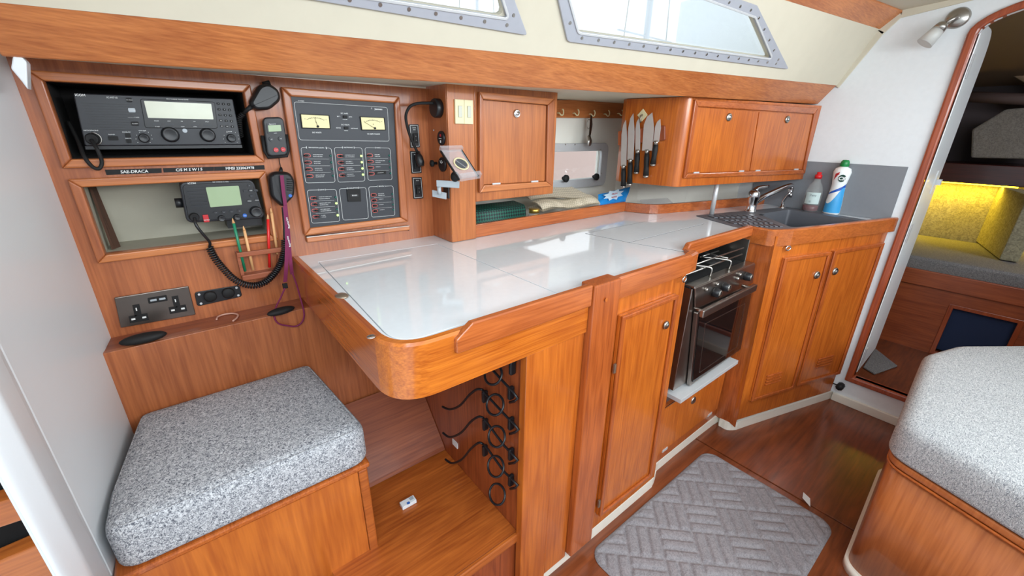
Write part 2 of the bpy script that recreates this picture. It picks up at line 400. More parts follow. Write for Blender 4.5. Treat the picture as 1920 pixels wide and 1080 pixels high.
# floor: two sole boards with a seam
fl = MB().box((-.3, -1.3, -.03), (XB, 1.4, -.012)); floor = struct('floor', fl, M['sole'])
ob('floor_board', MB().box((-.3, -1.3, -.012), (1.535, .62, 0)), M['sole'], floor, .0015)
ob('floor_board', MB().box((1.541, -1.3, -.012), (XB, .62, 0)), M['sole'], floor, .0015)
# instrument bulkhead board with two radio openings
op1 = [(84.5, 151), (456, 174), (478, 292), (132.6, 297)]; op2 = [(152.5, 348), (485, 336), (506.7, 441), (199, 473)]
b1 = [Y_(p, YB) for p in op1]; b2 = [Y_(p, YB) for p in op2]
def rect(b): return (sum(b[i].x for i in (0, 3))/2, sum(b[i].x for i in (1, 2))/2, sum(b[i].z for i in (2, 3))/2, sum(b[i].z for i in (0, 1))/2)
A = rect(b1); B = rect(b2)
XL = -.185; ZL = .779; ZT = 1.352; XR = .665
w = MB(); T = .014
def wb(x0, x1, z0, z1): w.box((x0, YB, z0), (x1, YB+T, z1))
wb(XL-.02, XR, A[3], ZT); wb(XL-.02, A[0], A[2], A[3]); wb(A[1], XR, A[2], A[3]); wb(XL-.02, XR, B[3], A[2]); wb(XL-.02, B[0], B[2], B[3]); wb(B[1], XR, B[2], B[3]); wb(XL-.02, XR, ZL-.02, B[2])
WB = struct('wall_back', w, M['panel'])
# niches
n1 = MB(); d = .17
def niche(mb, r, d):
    x0, x1, z0, z1 = r; y0 = YB+T; e = .006
    mb.box((x0-e, y0, z0-e), (x1+e, y0+d, z0)); mb.box((x0-e, y0, z1), (x1+e, y0+d, z1+e)); mb.box((x0-e, y0, z0), (x0, y0+d, z1)); mb.box((x1, y0, z0), (x1+e, y0+d, z1)); mb.box((x0-e, y0+d, z0-e), (x1+e, y0+d+e, z1+e))
niche(n1, A, .14); struct('wall_niche', n1, M['backing'])
n2 = MB(); niche(n2, B, .10); struct('wall_niche', n2, M['dirty'])
def wframe(name, r, wd, th, y=YB, mat='trimx', wl=None):
    x0, x1, z0, z1 = r; t = WB
    sg = [[(x0-wd, z1+wd), (x1+wd, z1+wd), (x1, z1), (x0, z1)], [(x1+wd, z1+wd), (x1+wd, z0-wd), (x1, z0), (x1, z1)], [(x1+wd, z0-wd), (x0-wd, z0-wd), (x0, z0), (x1, z0)], [(x0-wd, z0-wd), (x0-wd, z1+wd), (x0, z1), (x0, z0)]]
    for i, s in enumerate(sg):
        ob('moulding', MB().prism([(a, y, b) for a, b in s], (0, -th, 0)), M[mat] if i % 2 == 0 else M['panel'], t, .003, seg=3)
    return t
wframe(('locker_frame', 'mitred teak frame round the upper black radio niche', 'frame'), A, .017, .012)
wframe(('locker_frame', 'mitred teak frame round the lower niche with grey lining', 'frame'), B, .017, .012)
# left wall: white panel then rounded end post
L0 = V((XL, YB+.02)); L1 = V((-.225, .80)); 
e1 = Y_((191, 1067), .74); e2 = Y_((107, 1080), .66)
pw = [(L0.x, L0.y, 0), (L1.x, L1.y, 0), (L1.x-.02, L1.y, 0), (L0.x-.05, L0.y, 0)]
wl = MB().prism(pw, (0, 0, 1.75)); 
c0 = V(((e1.x+e2.x)/2, .70, 0)); rr_ = abs(e1.x-e2.x)/2*1.0
wl.prism([(L1.x, L1.y, 0), (e1.x+.001, .745, 0), (e1.x-.05, .745, 0), (L1.x-.02, L1.y, 0)], (0, 0, 1.75))
struct('wall_left', wl, M['wallL'], .004)
post = MB(); pp = rpoly([(e1.x, .76), (e1.x+.004, .69), (e2.x-.002, .65), (e2.x-.012, .76)], .024, 8)
post.prism([(p.x, p.y, 0) for p in pp], (0, 0, 1.75), True); struct('trim_post', post, M['wallL'])
# bulkhead on the right (X = XB) with a doorway
DI = [(1838, 51), (1678, 500), (1602, 704), (1703, 747)]     # inner edge of frame
def xb(p, dx=0): return X_(p, XB+dx)
in_top = xb((1838, 51)); in_bot = xb((1602, 704)); y_in = (in_top.y+in_bot.y)/2; z_top = in_top.z; z_sill = (in_bot.z+xb((1703, 747)).z)/2
y_far = -.36
bh = MB(); tb = .022
bh.box((XB, y_in, 0), (XB+tb, 1.5, 1.9)); bh.box((XB, y_far, 0), (XB+tb, y_in, z_sill)); bh.box((XB, -1.3, 0), (XB+tb, y_far, 1.9)); bh.box((XB, y_far, z_top+.09), (XB+tb, y_in, 1.9))
# arched head infill
arc = [(XB, y_in, z_top-.02)]+[(XB, y_in-.30*(1-cos(t)), z_top-.02+.085*sin(t)) for t in [k*pi/16 for k in range(1, 9)]]+[(XB, y_in-.33, z_top+.09), (XB, y_in, z_top+.09)]
bh.prism(arc, (tb, 0, 0))
struct('wall_right', bh, M['white'])
# door frame
fr = MB(); fw_ = .028
path = [(y_in, z_sill)]+[(y_in, z_top-.05)]
outer = [(y_in+fw_, z_sill-fw_), (y_in+fw_, z_top-.02)]+[(y_in+fw_-(.30+fw_)*(1-cos(t)), z_top-.02+(.085+fw_)*sin(t)) for t in [k*pi/20 for k in range(1, 11)]]+[(y_far-fw_, z_top+.065+fw_), (y_far-fw_, z_sill-fw_)]
inner = [(y_in, z_sill), (y_in, z_top-.02)]+[(y_in-.30*(1-cos(t)), z_top-.02+.085*sin(t)) for t in [k*pi/20 for k in range(1, 11)]]+[(y_far, z_top+.065), (y_far, z_sill)]
fr.ring([(XB-.014, a, b) for a, b in outer], [(XB-.014, a, b) for a, b in inner], (.05, 0, 0))
struct('door_1_frame', fr, M['dframe'], .006)
# beam (bottom edge, top edge), running diagonally
bl = V((-.20, 1.10, 1.345)); br = V((XB, .735, 1.368)); tl = V((-.20, 1.045, 1.405)); tr = V((XB, .672, 1.447))
bpl = plane3(bl, br, tr)
def onb(p, off=0): return pl(p, bpl[0], bpl[1])
c_ = [onb((0, -2)), onb((1571, 158)), onb((1533, 196)), onb((45, 110))]
# extend ends a little
c_[0] = c_[0]+(c_[0]-c_[1])*.02; c_[3] = c_[3]+(c_[3]-c_[2])*.01
n_ = bpl[1] if bpl[1].dot(CAM-c_[0]) > 0 else -bpl[1]
bm = MB().prism([p for p in c_], n_*-.035); struct('trim_beam', bm, M['beam'], .004)
# side deck underside
sd = MB(); zt = 1.351
sd.prism([(XL-.05, YB+.3, zt+.0), (c_[3].x, c_[3].y+.012, zt), (XB, c_[2].y+.012, c_[2].z+.003), (XB, 1.5, c_[2].z+.003)], (0, 0, .02)); struct('ceiling_side_deck', sd, M['cream'])
# coachroof side, leaning inboard, with window holes left by building it as strips around the windows
P0 = c_[1]; P1 = c_[0]; P2 = xb((1650, 56)); CP = plane3(P0, P1, P2)
def onc(p): return pl(p, CP[0], CP[1])
cu = (P0-P1).normalized(); cn = CP[1] if CP[1].dot(CAM-P0) > 0 else -CP[1]; cv = cu.cross(cn); cv = cv if cv.z > 0 else -cv
def c2(p): q = onc(p)-P1; return V((q.dot(cu), q.dot(cv)))
def c3(a, b, d=0): return P1+cu*a+cv*b+cn*d
def inter(poly): return [c2(p) for p in poly]
w2o = [(1062, 77), (1477, 129), (1417, 9), (1015, -130)]; w2i = [(1083, 58), (1443, 108), (1411, 33), (1040, -100)]
w1o = [(235, -60), (987, 65), (945, -50), (225, -175)]; w1i = [(262, -75), (948, 31), (926, -38), (250, -155)]
from mathutils.geometry import delaunay_2d_cdt
def holed(outer, holes):
    vs = []; es = []
    for L in [outer]+holes:
        b = len(vs); vs += [V((p.x, p.y)) for p in L]; es += [(b+i, b+(i+1) % len(L)) for i in range(len(L))]
    r = delaunay_2d_cdt(vs, es, [], 0, 1e-6); V2 = r[0]; F = r[2]
    def inside(p, L):
        c = False; n = len(L)
        for i in range(n):
            a, b = L[i], L[i-1]
            if (a.y > p.y) != (b.y > p.y) and p.x < (b.x-a.x)*(p.y-a.y)/(b.y-a.y)+a.x: c = not c
        return c
    out = []
    for f in F:
        m = sum((V2[i] for i in f), V((0, 0)))/len(f)
        if inside(m, outer) and not any(inside(m, h) for h in holes): out.append(f)
    return V2, out
OUT = [V((-.15, 0)), V(((P0-P1).dot(cu)+.0, 0)), c2((1650, 56)), V(((P0-P1).dot(cu)-.02, .30)), V((-.15, .30))]
OUT = [V((-.15, -.005)), V(((P0-P1).dot(cu)+.02, -.005)), V(((P0-P1).dot(cu)+.02, .34)), V((-.15, .34))]
H1 = rpoly(inter(w1i), .015, 4); H2 = rpoly(inter(w2i), [.02, .004, .004, .02], 4)
vv, ff = holed(OUT, [H1, H2])
cs = MB(); cs.add([c3(p.x, p.y) for p in vv], ff); cs.add([c3(p.x, p.y, -.02) for p in vv], [tuple(reversed(f)) for f in ff])
for Hh in (OUT, H1, H2):
    n = len(Hh); cs.add([c3(p.x, p.y) for p in Hh]+[c3(p.x, p.y, -.02) for p in Hh], [(i, (i+1) % n, n+(i+1) % n, n+i) for i in range(n)])
struct('wall_coachroof', cs, M['cream'])
for nm, o_, i_, rad in (('window_1', w1o, w1i, (.01, .004, .01, .01)), ('window_2', w2o, w2i, (.02, .004, .004, .02))):
    O = rpoly(inter(o_), list(rad), 4); I = rpoly(inter(i_), [.8*r for r in rad], 4)
    root = bpy.data.objects.new(nm, None); COL.objects.link(root); root.location = c3(*O[0]); root['kind'] = 'structure'
    f1 = MB().ring([c3(p.x, p.y) for p in O], [c3(p.x, p.y) for p in I], cn*.007); fo = ob('window_frame', f1, M['alu'], root, .002)
    I2 = offs(I, -.006) ; I3 = offs(I, .004)
    ob('window_gasket', MB().ring([c3(p.x, p.y, .007) for p in I2], [c3(p.x, p.y, .007) for p in I], cn*.003), M['alul'], fo, .001)
    ob('pane', MB().prism([c3(p.x, p.y, -.014) for p in I], cn*-.004), M['glass'], root)
    # screws along the frame's middle line
    mid = [(a+b)/2 for a, b in zip(inter(o_), inter(i_))]
    for k in range(4):
        a, b = mid[k], mid[(k+1) % 4]; n = max(2, int((b-a).length/.055))
        for j in range(n):
            p = a+(b-a)*((j+.5)/n); sc = MB().lathe([(.0042, 0), (.0036, .0016)], c3(p.x, p.y, .007), cn, 10); ob('screw', sc, M['steel'], fo)
# ceiling and its teak trim
ta = onc((1440, -8)); tb_ = P2; dirx = (tb_-ta).normalized()
q1 = xb((1694, 22)); 
tE = tb_-dirx*3.0
trm = MB().prism([tb_, tE, tE+(q1-tb_), q1], (0, .012, .02)); struct('trim_ceiling', trm, M['beam'], .003)
cz = q1.z
struct('ceiling', MB().prism([q1+V((0, .03, .003)), tE+(q1-tb_)+V((0, .03, .003)), V((-.64, .17, cz+.03)), V((XB, .17, cz+.03))], (0, 0, .03)), M['cream'])
struct('ceiling_saloon', MB().box((1.25, -1.3, cz+.035), (XB, .17, cz+.06)), M['cream'])
struct('wall_light_block', MB().box((-.95, -1.3, 0), (-.93, 1.4, 1.6)), M['wallL'])  # unseen closing wall, added to cut harsh light from the left
struct('wall_opposite', MB().box((-.9, -1.32, 0), (XB, -1.3, 1.35)), M['wallL'])
# moulding between bulkhead and ceiling, and down to the beam
mo = MB(); 
for a, b in (((1573, 165), (1660, 60)), ((1655, 66), (1694, 30)), ((1690, 34), (1884, -14))):
    pa, pb = xb(a), xb(b); dd = (pb-pa).normalized(); nn = V((0, dd.z, -dd.y)); nn = nn if nn.z > 0 or nn.y > 0 else -nn
    mo.prism([pa, pb, pb+nn*.03, pa+nn*.03], (-.008, 0, 0))
struct('trim_cornice', mo, M['cream'], .002)
# ledge with box front under the sockets
ZB2 = ZL
struct('trim_ledge', MB().box((XL-.03, 1.15, ZL-.012), (.225, YB, ZL)), M['foot'], .001)
ob('seat_back_panel', MB().box((XL-.035, 1.148, .2), (.56, 1.162, ZL+.001)), M['panel'], None, .001, 'plain teak back board behind the grey seat cushion, below the socket ledge', 'panel')
# white plinth at the foot of the furniture
pts = [(.50, .566), (1.165, .566), (1.19, .585), (1.205, .605), (1.70, .60), (1.725, .575), (1.76, .545), (1.82, .525), (2.345, .345)]
pts = [Z_((1000, 1104), 0), Z_((1205, 928), 0), Z_((1222, 912), 0), Z_((1228, 898), 0), Z_((1232, 882), 0), Z_((1338, 796), 0), Z_((1347, 798), 0), Z_((1362, 806), 0), Z_((1380, 806), 0), Z_((1400, 799), 0), Z_((1563, 745), 0)]
P2d = smooth_path([V((p.x, p.y, 0)) for p in pts], 3)
pb = MB(); h = .042; nP = len(P2d); vs = []
for i in range(nP):
    t = (P2d[min(i+1, nP-1)]-P2d[max(i-1, 0)]).normalized(); nb = V((-t.y, t.x, 0))*.014; a = P2d[i]
    vs += [a, a+V((0, 0, h)), a+nb+V((0, 0, h)), a+nb]
pb.add(vs, [(4*i+j, 4*i+(j+1) % 4, 4*i+4+(j+1) % 4, 4*i+4+j) for i in range(nP-1) for j in range(4)]+[(3, 2, 1, 0), tuple(4*(nP-1)+j for j in range(4))])
struct('baseboard_galley', pb, M['plinth'], .002)
struct('baseboard_right', MB().box((XB-.014, -1.3, 0), (XB, .345, .042)), M['plinth'], .003)

ob('corner_cover', MB().prism([Y_(p, 1.10) for p in ((26, 92), (50, 116), (52, 168), (40, 152), (20, 128))], (0, .03, 0)), M['wallL'], None, .002, 'small pale corner cover between beam end and left white panel', 'cover')
# ================================================================== NAV TABLE AND WORKTOP
nav = thing('galley_worktop', 'long glossy white worktop of the galley with flush lids and dark seams', 'worktop', (.9, .85, CZ))
XT = .213; YF = .57
out = rpoly([(XT+.016, YB), (XT+.016, YF+.017), (.70, YF+.017), (1.0, YF+.017), (1.16, .60), (1.19, .63), (1.60, .642), (1.652, .642), (1.653, .562), (1.716, .531), (2.335, .362), (XB, .362), (XB, .80), (2.34, .86), (1.62, 1.03), (1.57, 1.14), (.745, 1.14), (.66, 1.235)], [0, .075, 0, 0, .01, .01, .01, 0, .02, .03, .01, 0, 0, .02, .05, .02, 0, 0], 8)
lids = [[(XT+.024, 1.140), (.609, 1.134), (.700, YF+.022), (XT+.024, YF+.022)]]
# seams from the photograph, on the worktop plane
def z9(x, y): p = Z_((x, y), CZ); return V((p.x, p.y))
lidA = [z9(600, 490), z9(820, 457), z9(1046, 550), V((.34, YF+.020)), V((XT+.02, YF+.020)), V((XT+.02, 1.14))]
lidA = rpoly([z9(596, 491), z9(820, 457), z9(1046, 550), V((XT+.020, YF+.022))], [0, 0, 0, .06], 8)
lidB = [z9(1098, 438), z9(1243, 409), z9(1320, 420), z9(1180, 455)]
lidC = [z9(1180, 455), z9(1320, 420), z9(1398, 428), z9(1280, 472)]
bowl = [z9(1426, 403), z9(1478, 393), z9(1618, 415), z9(1482, 428)]
bowl = [V((1.95, .70)), V((2.31, .70)), V((2.31, .42)), V((1.83, .50))]
b4 = [z9(1424, 403), z9(1478, 394), z9(1617, 416), z9(1484, 428)]
sinkout = rpoly([z9(1304, 405), z9(1474, 389), z9(1640, 416), z9(1488, 433), z9(1392, 430)], .012, 4)
bowlp = rpoly(b4, .02, 5)
vv, ff = holed(out, [sinkout, lidA])
wt = MB(); wt.add([(p.x, p.y, CZ) for p in vv], ff); wt.add([(p.x, p.y, CZ-.02) for p in vv], [tuple(reversed(f)) for f in ff])
for L in (out, sinkout, lidA):
    n = len(L); wt.add([(p.x, p.y, CZ) for p in L]+[(p.x, p.y, CZ-.02) for p in L], [(i, (i+1) % n, n+(i+1) % n, n+i) for i in range(n)])
ob('top_panel', wt, M['counter'], nav)
la = offs(lidA, .0026); ob('chart_table_lid', MB().prism([(p.x, p.y, CZ-.018) for p in la], (0, 0, .018)), M['counter'], nav, .0008)
ob('lid_shadow_gap', MB().prism([(p.x, p.y, CZ-.019) for p in offs(lidA, -.004)], (0, 0, -.004)), M['blackm'], nav)
for L in (lidB, lidC):
    L = offs(L, .0006); n = len(L); ob('icebox_lid', MB().prism([(p.x, p.y, CZ) for p in offs(L, .0012)], (0, 0, .0012)), M['counter'], nav, .0004)
    ob('lid_seam', MB().ring([(p.x, p.y, CZ) for p in offs(L, -.0014)], [(p.x, p.y, CZ) for p in offs(L, .0014)], (0, 0, .0007)), M['blackm'], nav)
# golden edge band of the chart table
tb = thing('chart_table_surround', 'golden teak rim with rounded corner round the chart table lid', 'table edge', (XT, YF, .80))
oc = rpoly([V((XT, YB)), V((XT, YF)), V((.69, YF))], [0, .085, 0], 10); ic = rpoly([V((XT+.016, YB)), V((XT+.016, YF+.016)), V((.69, YF+.016))], [0, .07, 0], 10)
def band(mb, o, i, z0, z1, dz=None):
    n = len(o); vs = []; fs = []
    for k in range(n):
        a, b = o[k], i[k]; zz = z0 if dz is None else dz(k/(n-1), a)
        vs += [(a.x, a.y, zz), (a.x, a.y, z1-.005), (a.x+(b.x-a.x)*.25, a.y+(b.y-a.y)*.25, z1), (b.x, b.y, z1), (b.x, b.y, zz)]
    for k in range(n-1):
        for j in range(5): j2 = (j+1) % 5; fs.append((5*k+j, 5*k+5+j, 5*k+5+j2, 5*k+j2))
    fs += [tuple(range(5)), tuple(5*(n-1)+j for j in (4, 3, 2, 1, 0))]
    mb.add(vs, fs, False)
    for q in range(len(fs)): mb.sm[-1-q] = q > 1
for sl_, mt_ in ((slice(0, 3), 'tabley'), (slice(2, None), 'table')):
    band_b = MB(); band(band_b, oc[sl_], ic[sl_], .795, .904, None); eb = ob('edge_board', band_b, M[mt_], tb)
    em = eb.modifiers.new('e', 'EDGE_SPLIT'); em.split_angle = R(35)
# raised red fiddle rails
fd = thing('fiddle_rail', 'raised red teak rail with chamfered end on the chart table front', 'rail', (.5, YF-.008, .86))
ob('rail', MB().prism([(.331, YF-.009, .865), (.331, YF-.009, .893), (.366, YF-.009, .917), (.69, YF-.009, .917), (.69, YF-.009, .865)], (0, .016, 0)), M['fiddle'], fd, .003, seg=3)
# lower front rail board under golden band
# latch and screw cover on rim
ob('finger_latch', MB().lathe([(.0, 0), (.017, 0), (.018, .002), (.012, .005), (0, .006)], Z_((641, 556), CZ+.001)+V((.0, 0, 0)), (0, 0, 1), 20, .75), M['brass'], None, 0, 'oval bronze finger latch at the left edge of the chart table', 'latch')
ob('bumper_pad', MB().ell(Z_((696, 631), .906), (.008, 0, 0), (0, .008, 0), (0, 0, .002)), M['chrome'], None, 0, 'small round clear pad on the chart table rim near its corner', 'pad')
# uprights between table and galley
up = thing('galley_upright', 'wide red teak upright post between chart table and galley door', 'post', (.738, .56, .05))
ob('post_board', MB().box((.692, .556, .045), (.787, .60, .915)), M['post'], up, .004, seg=3)
ob('dowel_plug', MB().lathe([(.005, 0), (.005, .001)], Y_((1137, 562), .553), (0, -1, 0), 12), M['door'], up)
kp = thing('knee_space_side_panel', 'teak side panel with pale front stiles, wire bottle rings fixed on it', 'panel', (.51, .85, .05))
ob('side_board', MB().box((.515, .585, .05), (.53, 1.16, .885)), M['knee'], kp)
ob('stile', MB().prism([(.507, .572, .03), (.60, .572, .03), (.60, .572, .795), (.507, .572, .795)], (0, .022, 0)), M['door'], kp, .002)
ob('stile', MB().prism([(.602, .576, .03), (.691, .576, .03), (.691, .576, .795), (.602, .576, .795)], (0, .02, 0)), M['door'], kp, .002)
# galley door cabinet
gc = thing('galley_cabinet', 'tall single door teak cabinet between the red post and the oven', 'cabinet', (.97, .57, .05))
GQ = Q(V((.787, .570, .862)), V((1.135, .570, .862)), V((1.165, .572, .045)), V((.787, .570, .045)))
ob('face_frame', GQ.box(MB(), 0, 0, 1, 1, -.02, -.009), M['door'], gc, .001)
dq = GQ.sub((1163, 592), (1268, 551), (1219, 889), (1120, 966))
dr = ob('door', MB().prism(dq.pts([(0, 0), (1, 0), (1, 1), (0, 1)], -.008), dq.n*.010), M['door'], gc, .002)
fm = MB(); fm.ring(dq.pts([(0, 0), (1, 0), (1, 1), (0, 1)], .002), dq.pts([(.055, .017), (.945, .017), (.945, .983), (.055, .983)], .002), dq.n*.008); ob('door_moulding', fm, M['post'], dr, .003, seg=3)
def pknob(q, u, v, parent, r=.011):
    o = q.P(u, v, .005); mb = MB().lathe([(r*1.15, 0), (r*1.15, .003), (r*.9, .006), (r*.75, .0055), (r*.6, .008), (0, .0085)], o, q.n, 20); return ob('push_knob', mb, M['steel'], parent)
u, v = dq.px(1245, 608); pknob(dq, min(u, .9), v, dr, .011)
for v in (.2, .9):
    ob('hinge', dq.box(MB(), -.03, v, .01, v+.04, .001, .006), M['brass'], dr)
# upper rail of galley front + fiddle
gr = thing('fiddle_rail', 'thick red teak front rail above the tall galley cabinet door', 'rail', (.95, .565, .86))
o1 = rpoly([V((.787, .562)), V((1.12, .562)), V((1.172, .570)), V((1.176, .61))], [0, .02, .008, 0], 5); i1 = rpoly([V((.787, .579)), V((1.10, .577)), V((1.150, .590)), V((1.158, .61))], [0, .02, .01, 0], 5)
rb = MB(); band(rb, o1, i1, .858, .914); e_ = ob('rail', rb, M['fiddle'], gr).modifiers.new('es', 'EDGE_SPLIT'); e_.split_angle = R(30)
def ringpull(name, px, y, lab):
    o = Y_(px, y); t = []
    for k in range(16): a = 2*pi*k/16; t.append(o+V((.010*cos(a), -.004, .008*sin(a))))
    ob(name, MB().tube(t, .0022, 6, True), M['chrome'], None, 0, lab, 'latch')
ringpull('ring_pull', (1281, 523), .566, 'small chrome ring pull under the rail beside the stove top')
rs = thing('stove_fiddle_rail', 'raised rounded red teak rail across the front of the stove top', 'rail', (1.4, .6, .88))
sa, sb_ = Z_((1283, 465), .925), Z_((1414, 429), .925)
rr2 = MB().prism([V((1.180, .612, .878)), V((1.180, .612, .905)), V((1.195, .612, .925)), V((1.625, .612, .925)), V((1.64, .612, .918)), V((1.64, .612, .885))], (0, .018, 0)); ob('rail', rr2, M['fiddle'], rs, .005, seg=3)

# ================================================================== KNEE SPACE
struct('floor_kneespace', MB().box((.10, .60, .238), (.515, 1.16, .25)), M['step'], .001)
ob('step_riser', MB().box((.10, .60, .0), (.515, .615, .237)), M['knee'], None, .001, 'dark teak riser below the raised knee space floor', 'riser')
ob('step_edge_trim', MB().box((.20, .588, .225), (.515, .600, .252)), M['step'], None, .003, 'teak nosing along the front of the raised knee space floor', 'trim')
f0 = Z_((846, 846), .25); f1 = Z_((693, 922), .25); f2 = X_((815, 752), .513)
fy = .97; 
ob('footrest', MB().prism([(.214, fy, .254), (.514, fy, .254), (.514, 1.135, f2.z+.015), (.214, 1.135, f2.z+.015)], (0, .006, .012)), M['foot'], None, .001, 'sloping plain teak footrest board behind the white connector block', 'footrest')
cb = thing('connector_block', 'small white plastic junction box lying on the knee space floor', 'junction box', Z_((766, 944), .25))
o = Z_((766, 946), .25)
ob('case', MB().box((o.x-.021, o.y-.009, .2505), (o.x+.021, o.y+.012, .262)), M['white'], cb, .001)
ob('terminal', MB().box((o.x-.006, o.y-.0095, .262), (o.x+.002, o.y-.002, .2628)), M['blue'], cb)
ob('terminal', MB().box((o.x+.006, o.y-.002, .262), (o.x+.017, o.y+.008, .2632)), M['graym'], cb)
o = X_((853, 832), .513); ob('paper_tag', MB().box((.512, o.y-.014, o.z-.010), (.5149, o.y+.014, o.z+.010)), M['print'], None, 0, 'small white sticker low on the knee space side panel', 'sticker')

# bottle holders
def k2p(x, y): return (x/2.455+640, y/2.455+620)
XP = .5145
def wire(pts, name, parent, r=.0032, x=.502, n=5):
    P = [X_(k2p(a, b), x) if len(q) == 2 else X_(k2p(a, b), q[2]) for q in pts for a, b in [q[:2]]]
    return ob(name, MB().tube(smooth_path(P, n), r, 8), M['black'], parent)
def ringw(cx, cy, parent, x=.485):
    c = X_(k2p(cx, cy), x); P = []
    for k in range(22): t = 2*pi*k/22; P.append(c+V((.014*sin(t)-.007, .027*cos(t)+.010, .0185*sin(t))))
    return ob('bottle_ring', MB().tube(P, .003, 8, True), M['black'], parent)
def clip(cx, cy, parent):
    c = X_(k2p(cx, cy), XP); mb = MB(); mb.box((XP-.016, c.y-.005, c.z-.017), (XP-.0005, c.y+.005, c.z+.017)); return ob('clip', mb, M['black'], parent, .003)
units = [((800, 165), None, [(690, 160), (700, 185), (760, 250), (812, 312), (775, 330)], (730, 345), 'topmost', [(722, 205)]),
         ((793, 280), [(465, 350), (500, 362), (545, 345), (590, 295), (625, 270), (650, 272)], [(650, 272), (672, 300), (760, 395), (815, 455), (775, 475)], (737, 492), 'second from the top', []),
         ((793, 420), [(467, 470), (500, 490), (550, 470), (595, 420), (630, 397), (652, 400)], [(652, 400), (676, 430), (750, 530), (812, 597), (772, 612)], (732, 630), 'third from the top', []),
         ((793, 560), [(478, 592), (510, 610), (555, 592), (595, 545), (630, 517), (650, 520)], [(650, 520), (678, 550), (750, 650), (812, 712), (778, 728)], (738, 758), 'lowest', [])]
for cl, curl, rod, rg, pos, extra in units:
    t = thing('bottle_holder', f'black wire bottle holder, {pos} of the four on the knee space panel', 'bottle holder', X_(k2p(*cl), XP-.01), 'wire bottle holders in the knee space')
    if curl: wire([(a, b, .470+.03*i/5) for i, (a, b) in enumerate(curl)], 'neck_hook', t)
    wire(rod, 'rod', t, n=2); ringw(*rg, t)
    for e in extra: ringw(*e, t)
    clip(*cl, t)
    if curl: clip(curl[-1][0]+22, curl[-1][1]+25, t)
clip(792, 680, t)

# ================================================================== SEAT
sbx = thing('nav_seat_box', 'teak seat box with golden front panel under the grey square cushion', 'seat', (0, .79, 0))
ZS = .52; YS = .787; XS0, XS1 = -.222, .212
ob('seat_top', MB().box((XS0, YS-.006, ZS-.014), (XS1+.006, 1.147, ZS)), M['tabley'], sbx, .004)
ob('front_panel', MB().box((XS0, YS, .0), (XS1-.022, YS+.014, ZS-.015)), M['seatw'], sbx)
ob('corner_post', MB().box((XS1-.021, YS-.004, 0), (XS1, YS+.02, ZS-.015)), M['step'], sbx, .004)
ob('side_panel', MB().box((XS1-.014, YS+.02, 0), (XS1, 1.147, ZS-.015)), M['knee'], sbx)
cu_ = thing('seat_cushion', 'square grey tweed seat cushion in front of the sockets', 'cushion', (0, .95, ZS))
poly = rpoly([V((-.190, 1.146)), V((.200, 1.146)), V((.222, .775)), V((-.16, .775)), V((-.205, .83)), V((-.205, .93))], [.03, .03, .05, .03, .04, .03], 5)
poly = rpoly([V((-.176, 1.146)), V((.196, 1.146)), V((.226, .778)), V((-.216, .782)), V((-.212, .90))], [.03, .03, .045, .04, .05], 6)
cmb = MB(); pillow(cmb, poly, ZS+.001, .621, .028, .006, .016); ob('cushion_cover', cmb, M['gal'], cu_)
pp2 = offs(poly, .010); ob('piping', MB().tube([(p.x, p.y, .6135) for p in pp2], .0022, 6, True), M['gal'], cu_)

# ================================================================== INSTRUMENT PANEL ITEMS
YI = YB
IP = (V((0, YB, 0)), V((0, 1, 0)))
def k1(x, y): return (x/3.4286, y/3.4286+100)
def kk2(x, y): return (x/3.4286+100, y/3.4286+310)
def k3(x, y): return (x/3.274+520, y/3.274+140)
def k4(x, y): return (x/4+740, y/4+170)
def kp_(x, y): return (x/4+540, y/4+170)
def ks(x, y): return (x/3.725+800, y/3.725+140)
def k5(x, y): return (x/3.31+1140, y/3.31+160)
def k6(x, y): return (x/2.842+1020, y/2.842+380)

# --- HF radio
RQ = QP((V((0, YB+.012, 0)), V((0, 1, 0))), k1(468, 255), k1(1497, 292), k1(1555, 588), k1(545, 596))
hf = thing('long_range_radio', 'wide charcoal radio with blank cream display inside the upper niche', 'radio', RQ.P(.5, 1, -.04))
ob('case', RQ.rbox(MB(), 0, 0, 1, 1, .004, -.10, 0), M['char'], hf, .002)
ob('lower_lip', RQ.box(MB(), .0, 1.005, 1, 1.07, -.08, -.002), M['black'], hf)
sq = RQ.sub(k1(900, 292), k1(1380, 312), k1(1400, 492), k1(935, 490), d=.0)
ob('display_bezel', sq.rbox(MB(), 0, 0, 1, .95, .004, 0, .002), M['black'], hf, .001)
dq_ = RQ.sub(k1(925, 306), k1(1357, 325), k1(1372, 425), k1(952, 415)); ob('display', dq_.rbox(MB(), 0, 0, 1, 1, .001, .002, .0027), M['lcd'], hf)
sl = MB(); 
for k in range(11):
    v = .17+k*.05; RQ.box(sl, .035+k*.003, v, .31+k*.001, v+.012, 0, .0014)
ob('speaker_slats', sl, M['black'], hf)
def knob(q, p, r, h, parent, mat='black', name='knob', ticks=False):
    u, v = q.px(*p); o = q.P(u, v)
    return ob(name, MB().lathe([(r*1.15, 0), (r*1.1, .003), (r, h*.85), (r*.9, h), (r*.75, h*.96), (0, h*.94)], o, q.n, 24), M[mat], parent)
knob(RQ, k1(1095, 522), .0145, .015, hf); knob(RQ, k1(1335, 525), .0135, .014, hf); knob(RQ, k1(926, 545), .0085, .013, hf); knob(RQ, k1(1486, 545), .0085, .013, hf)
knob(RQ, k1(595, 550), .010, .016, hf, 'blackm', 'microphone_plug')
u, v = RQ.px(*k1(600, 550)); arcp = []
for k in range(8): t = -pi/2+pi*k/7*.9; arcp.append(RQ.P(u, v, .002)+RQ.eu*(.0125*cos(t))+RQ.ev*(.0125*sin(t)))
ob('socket_rim', MB().tube(arcp, .001, 6), M['steel'], hf)
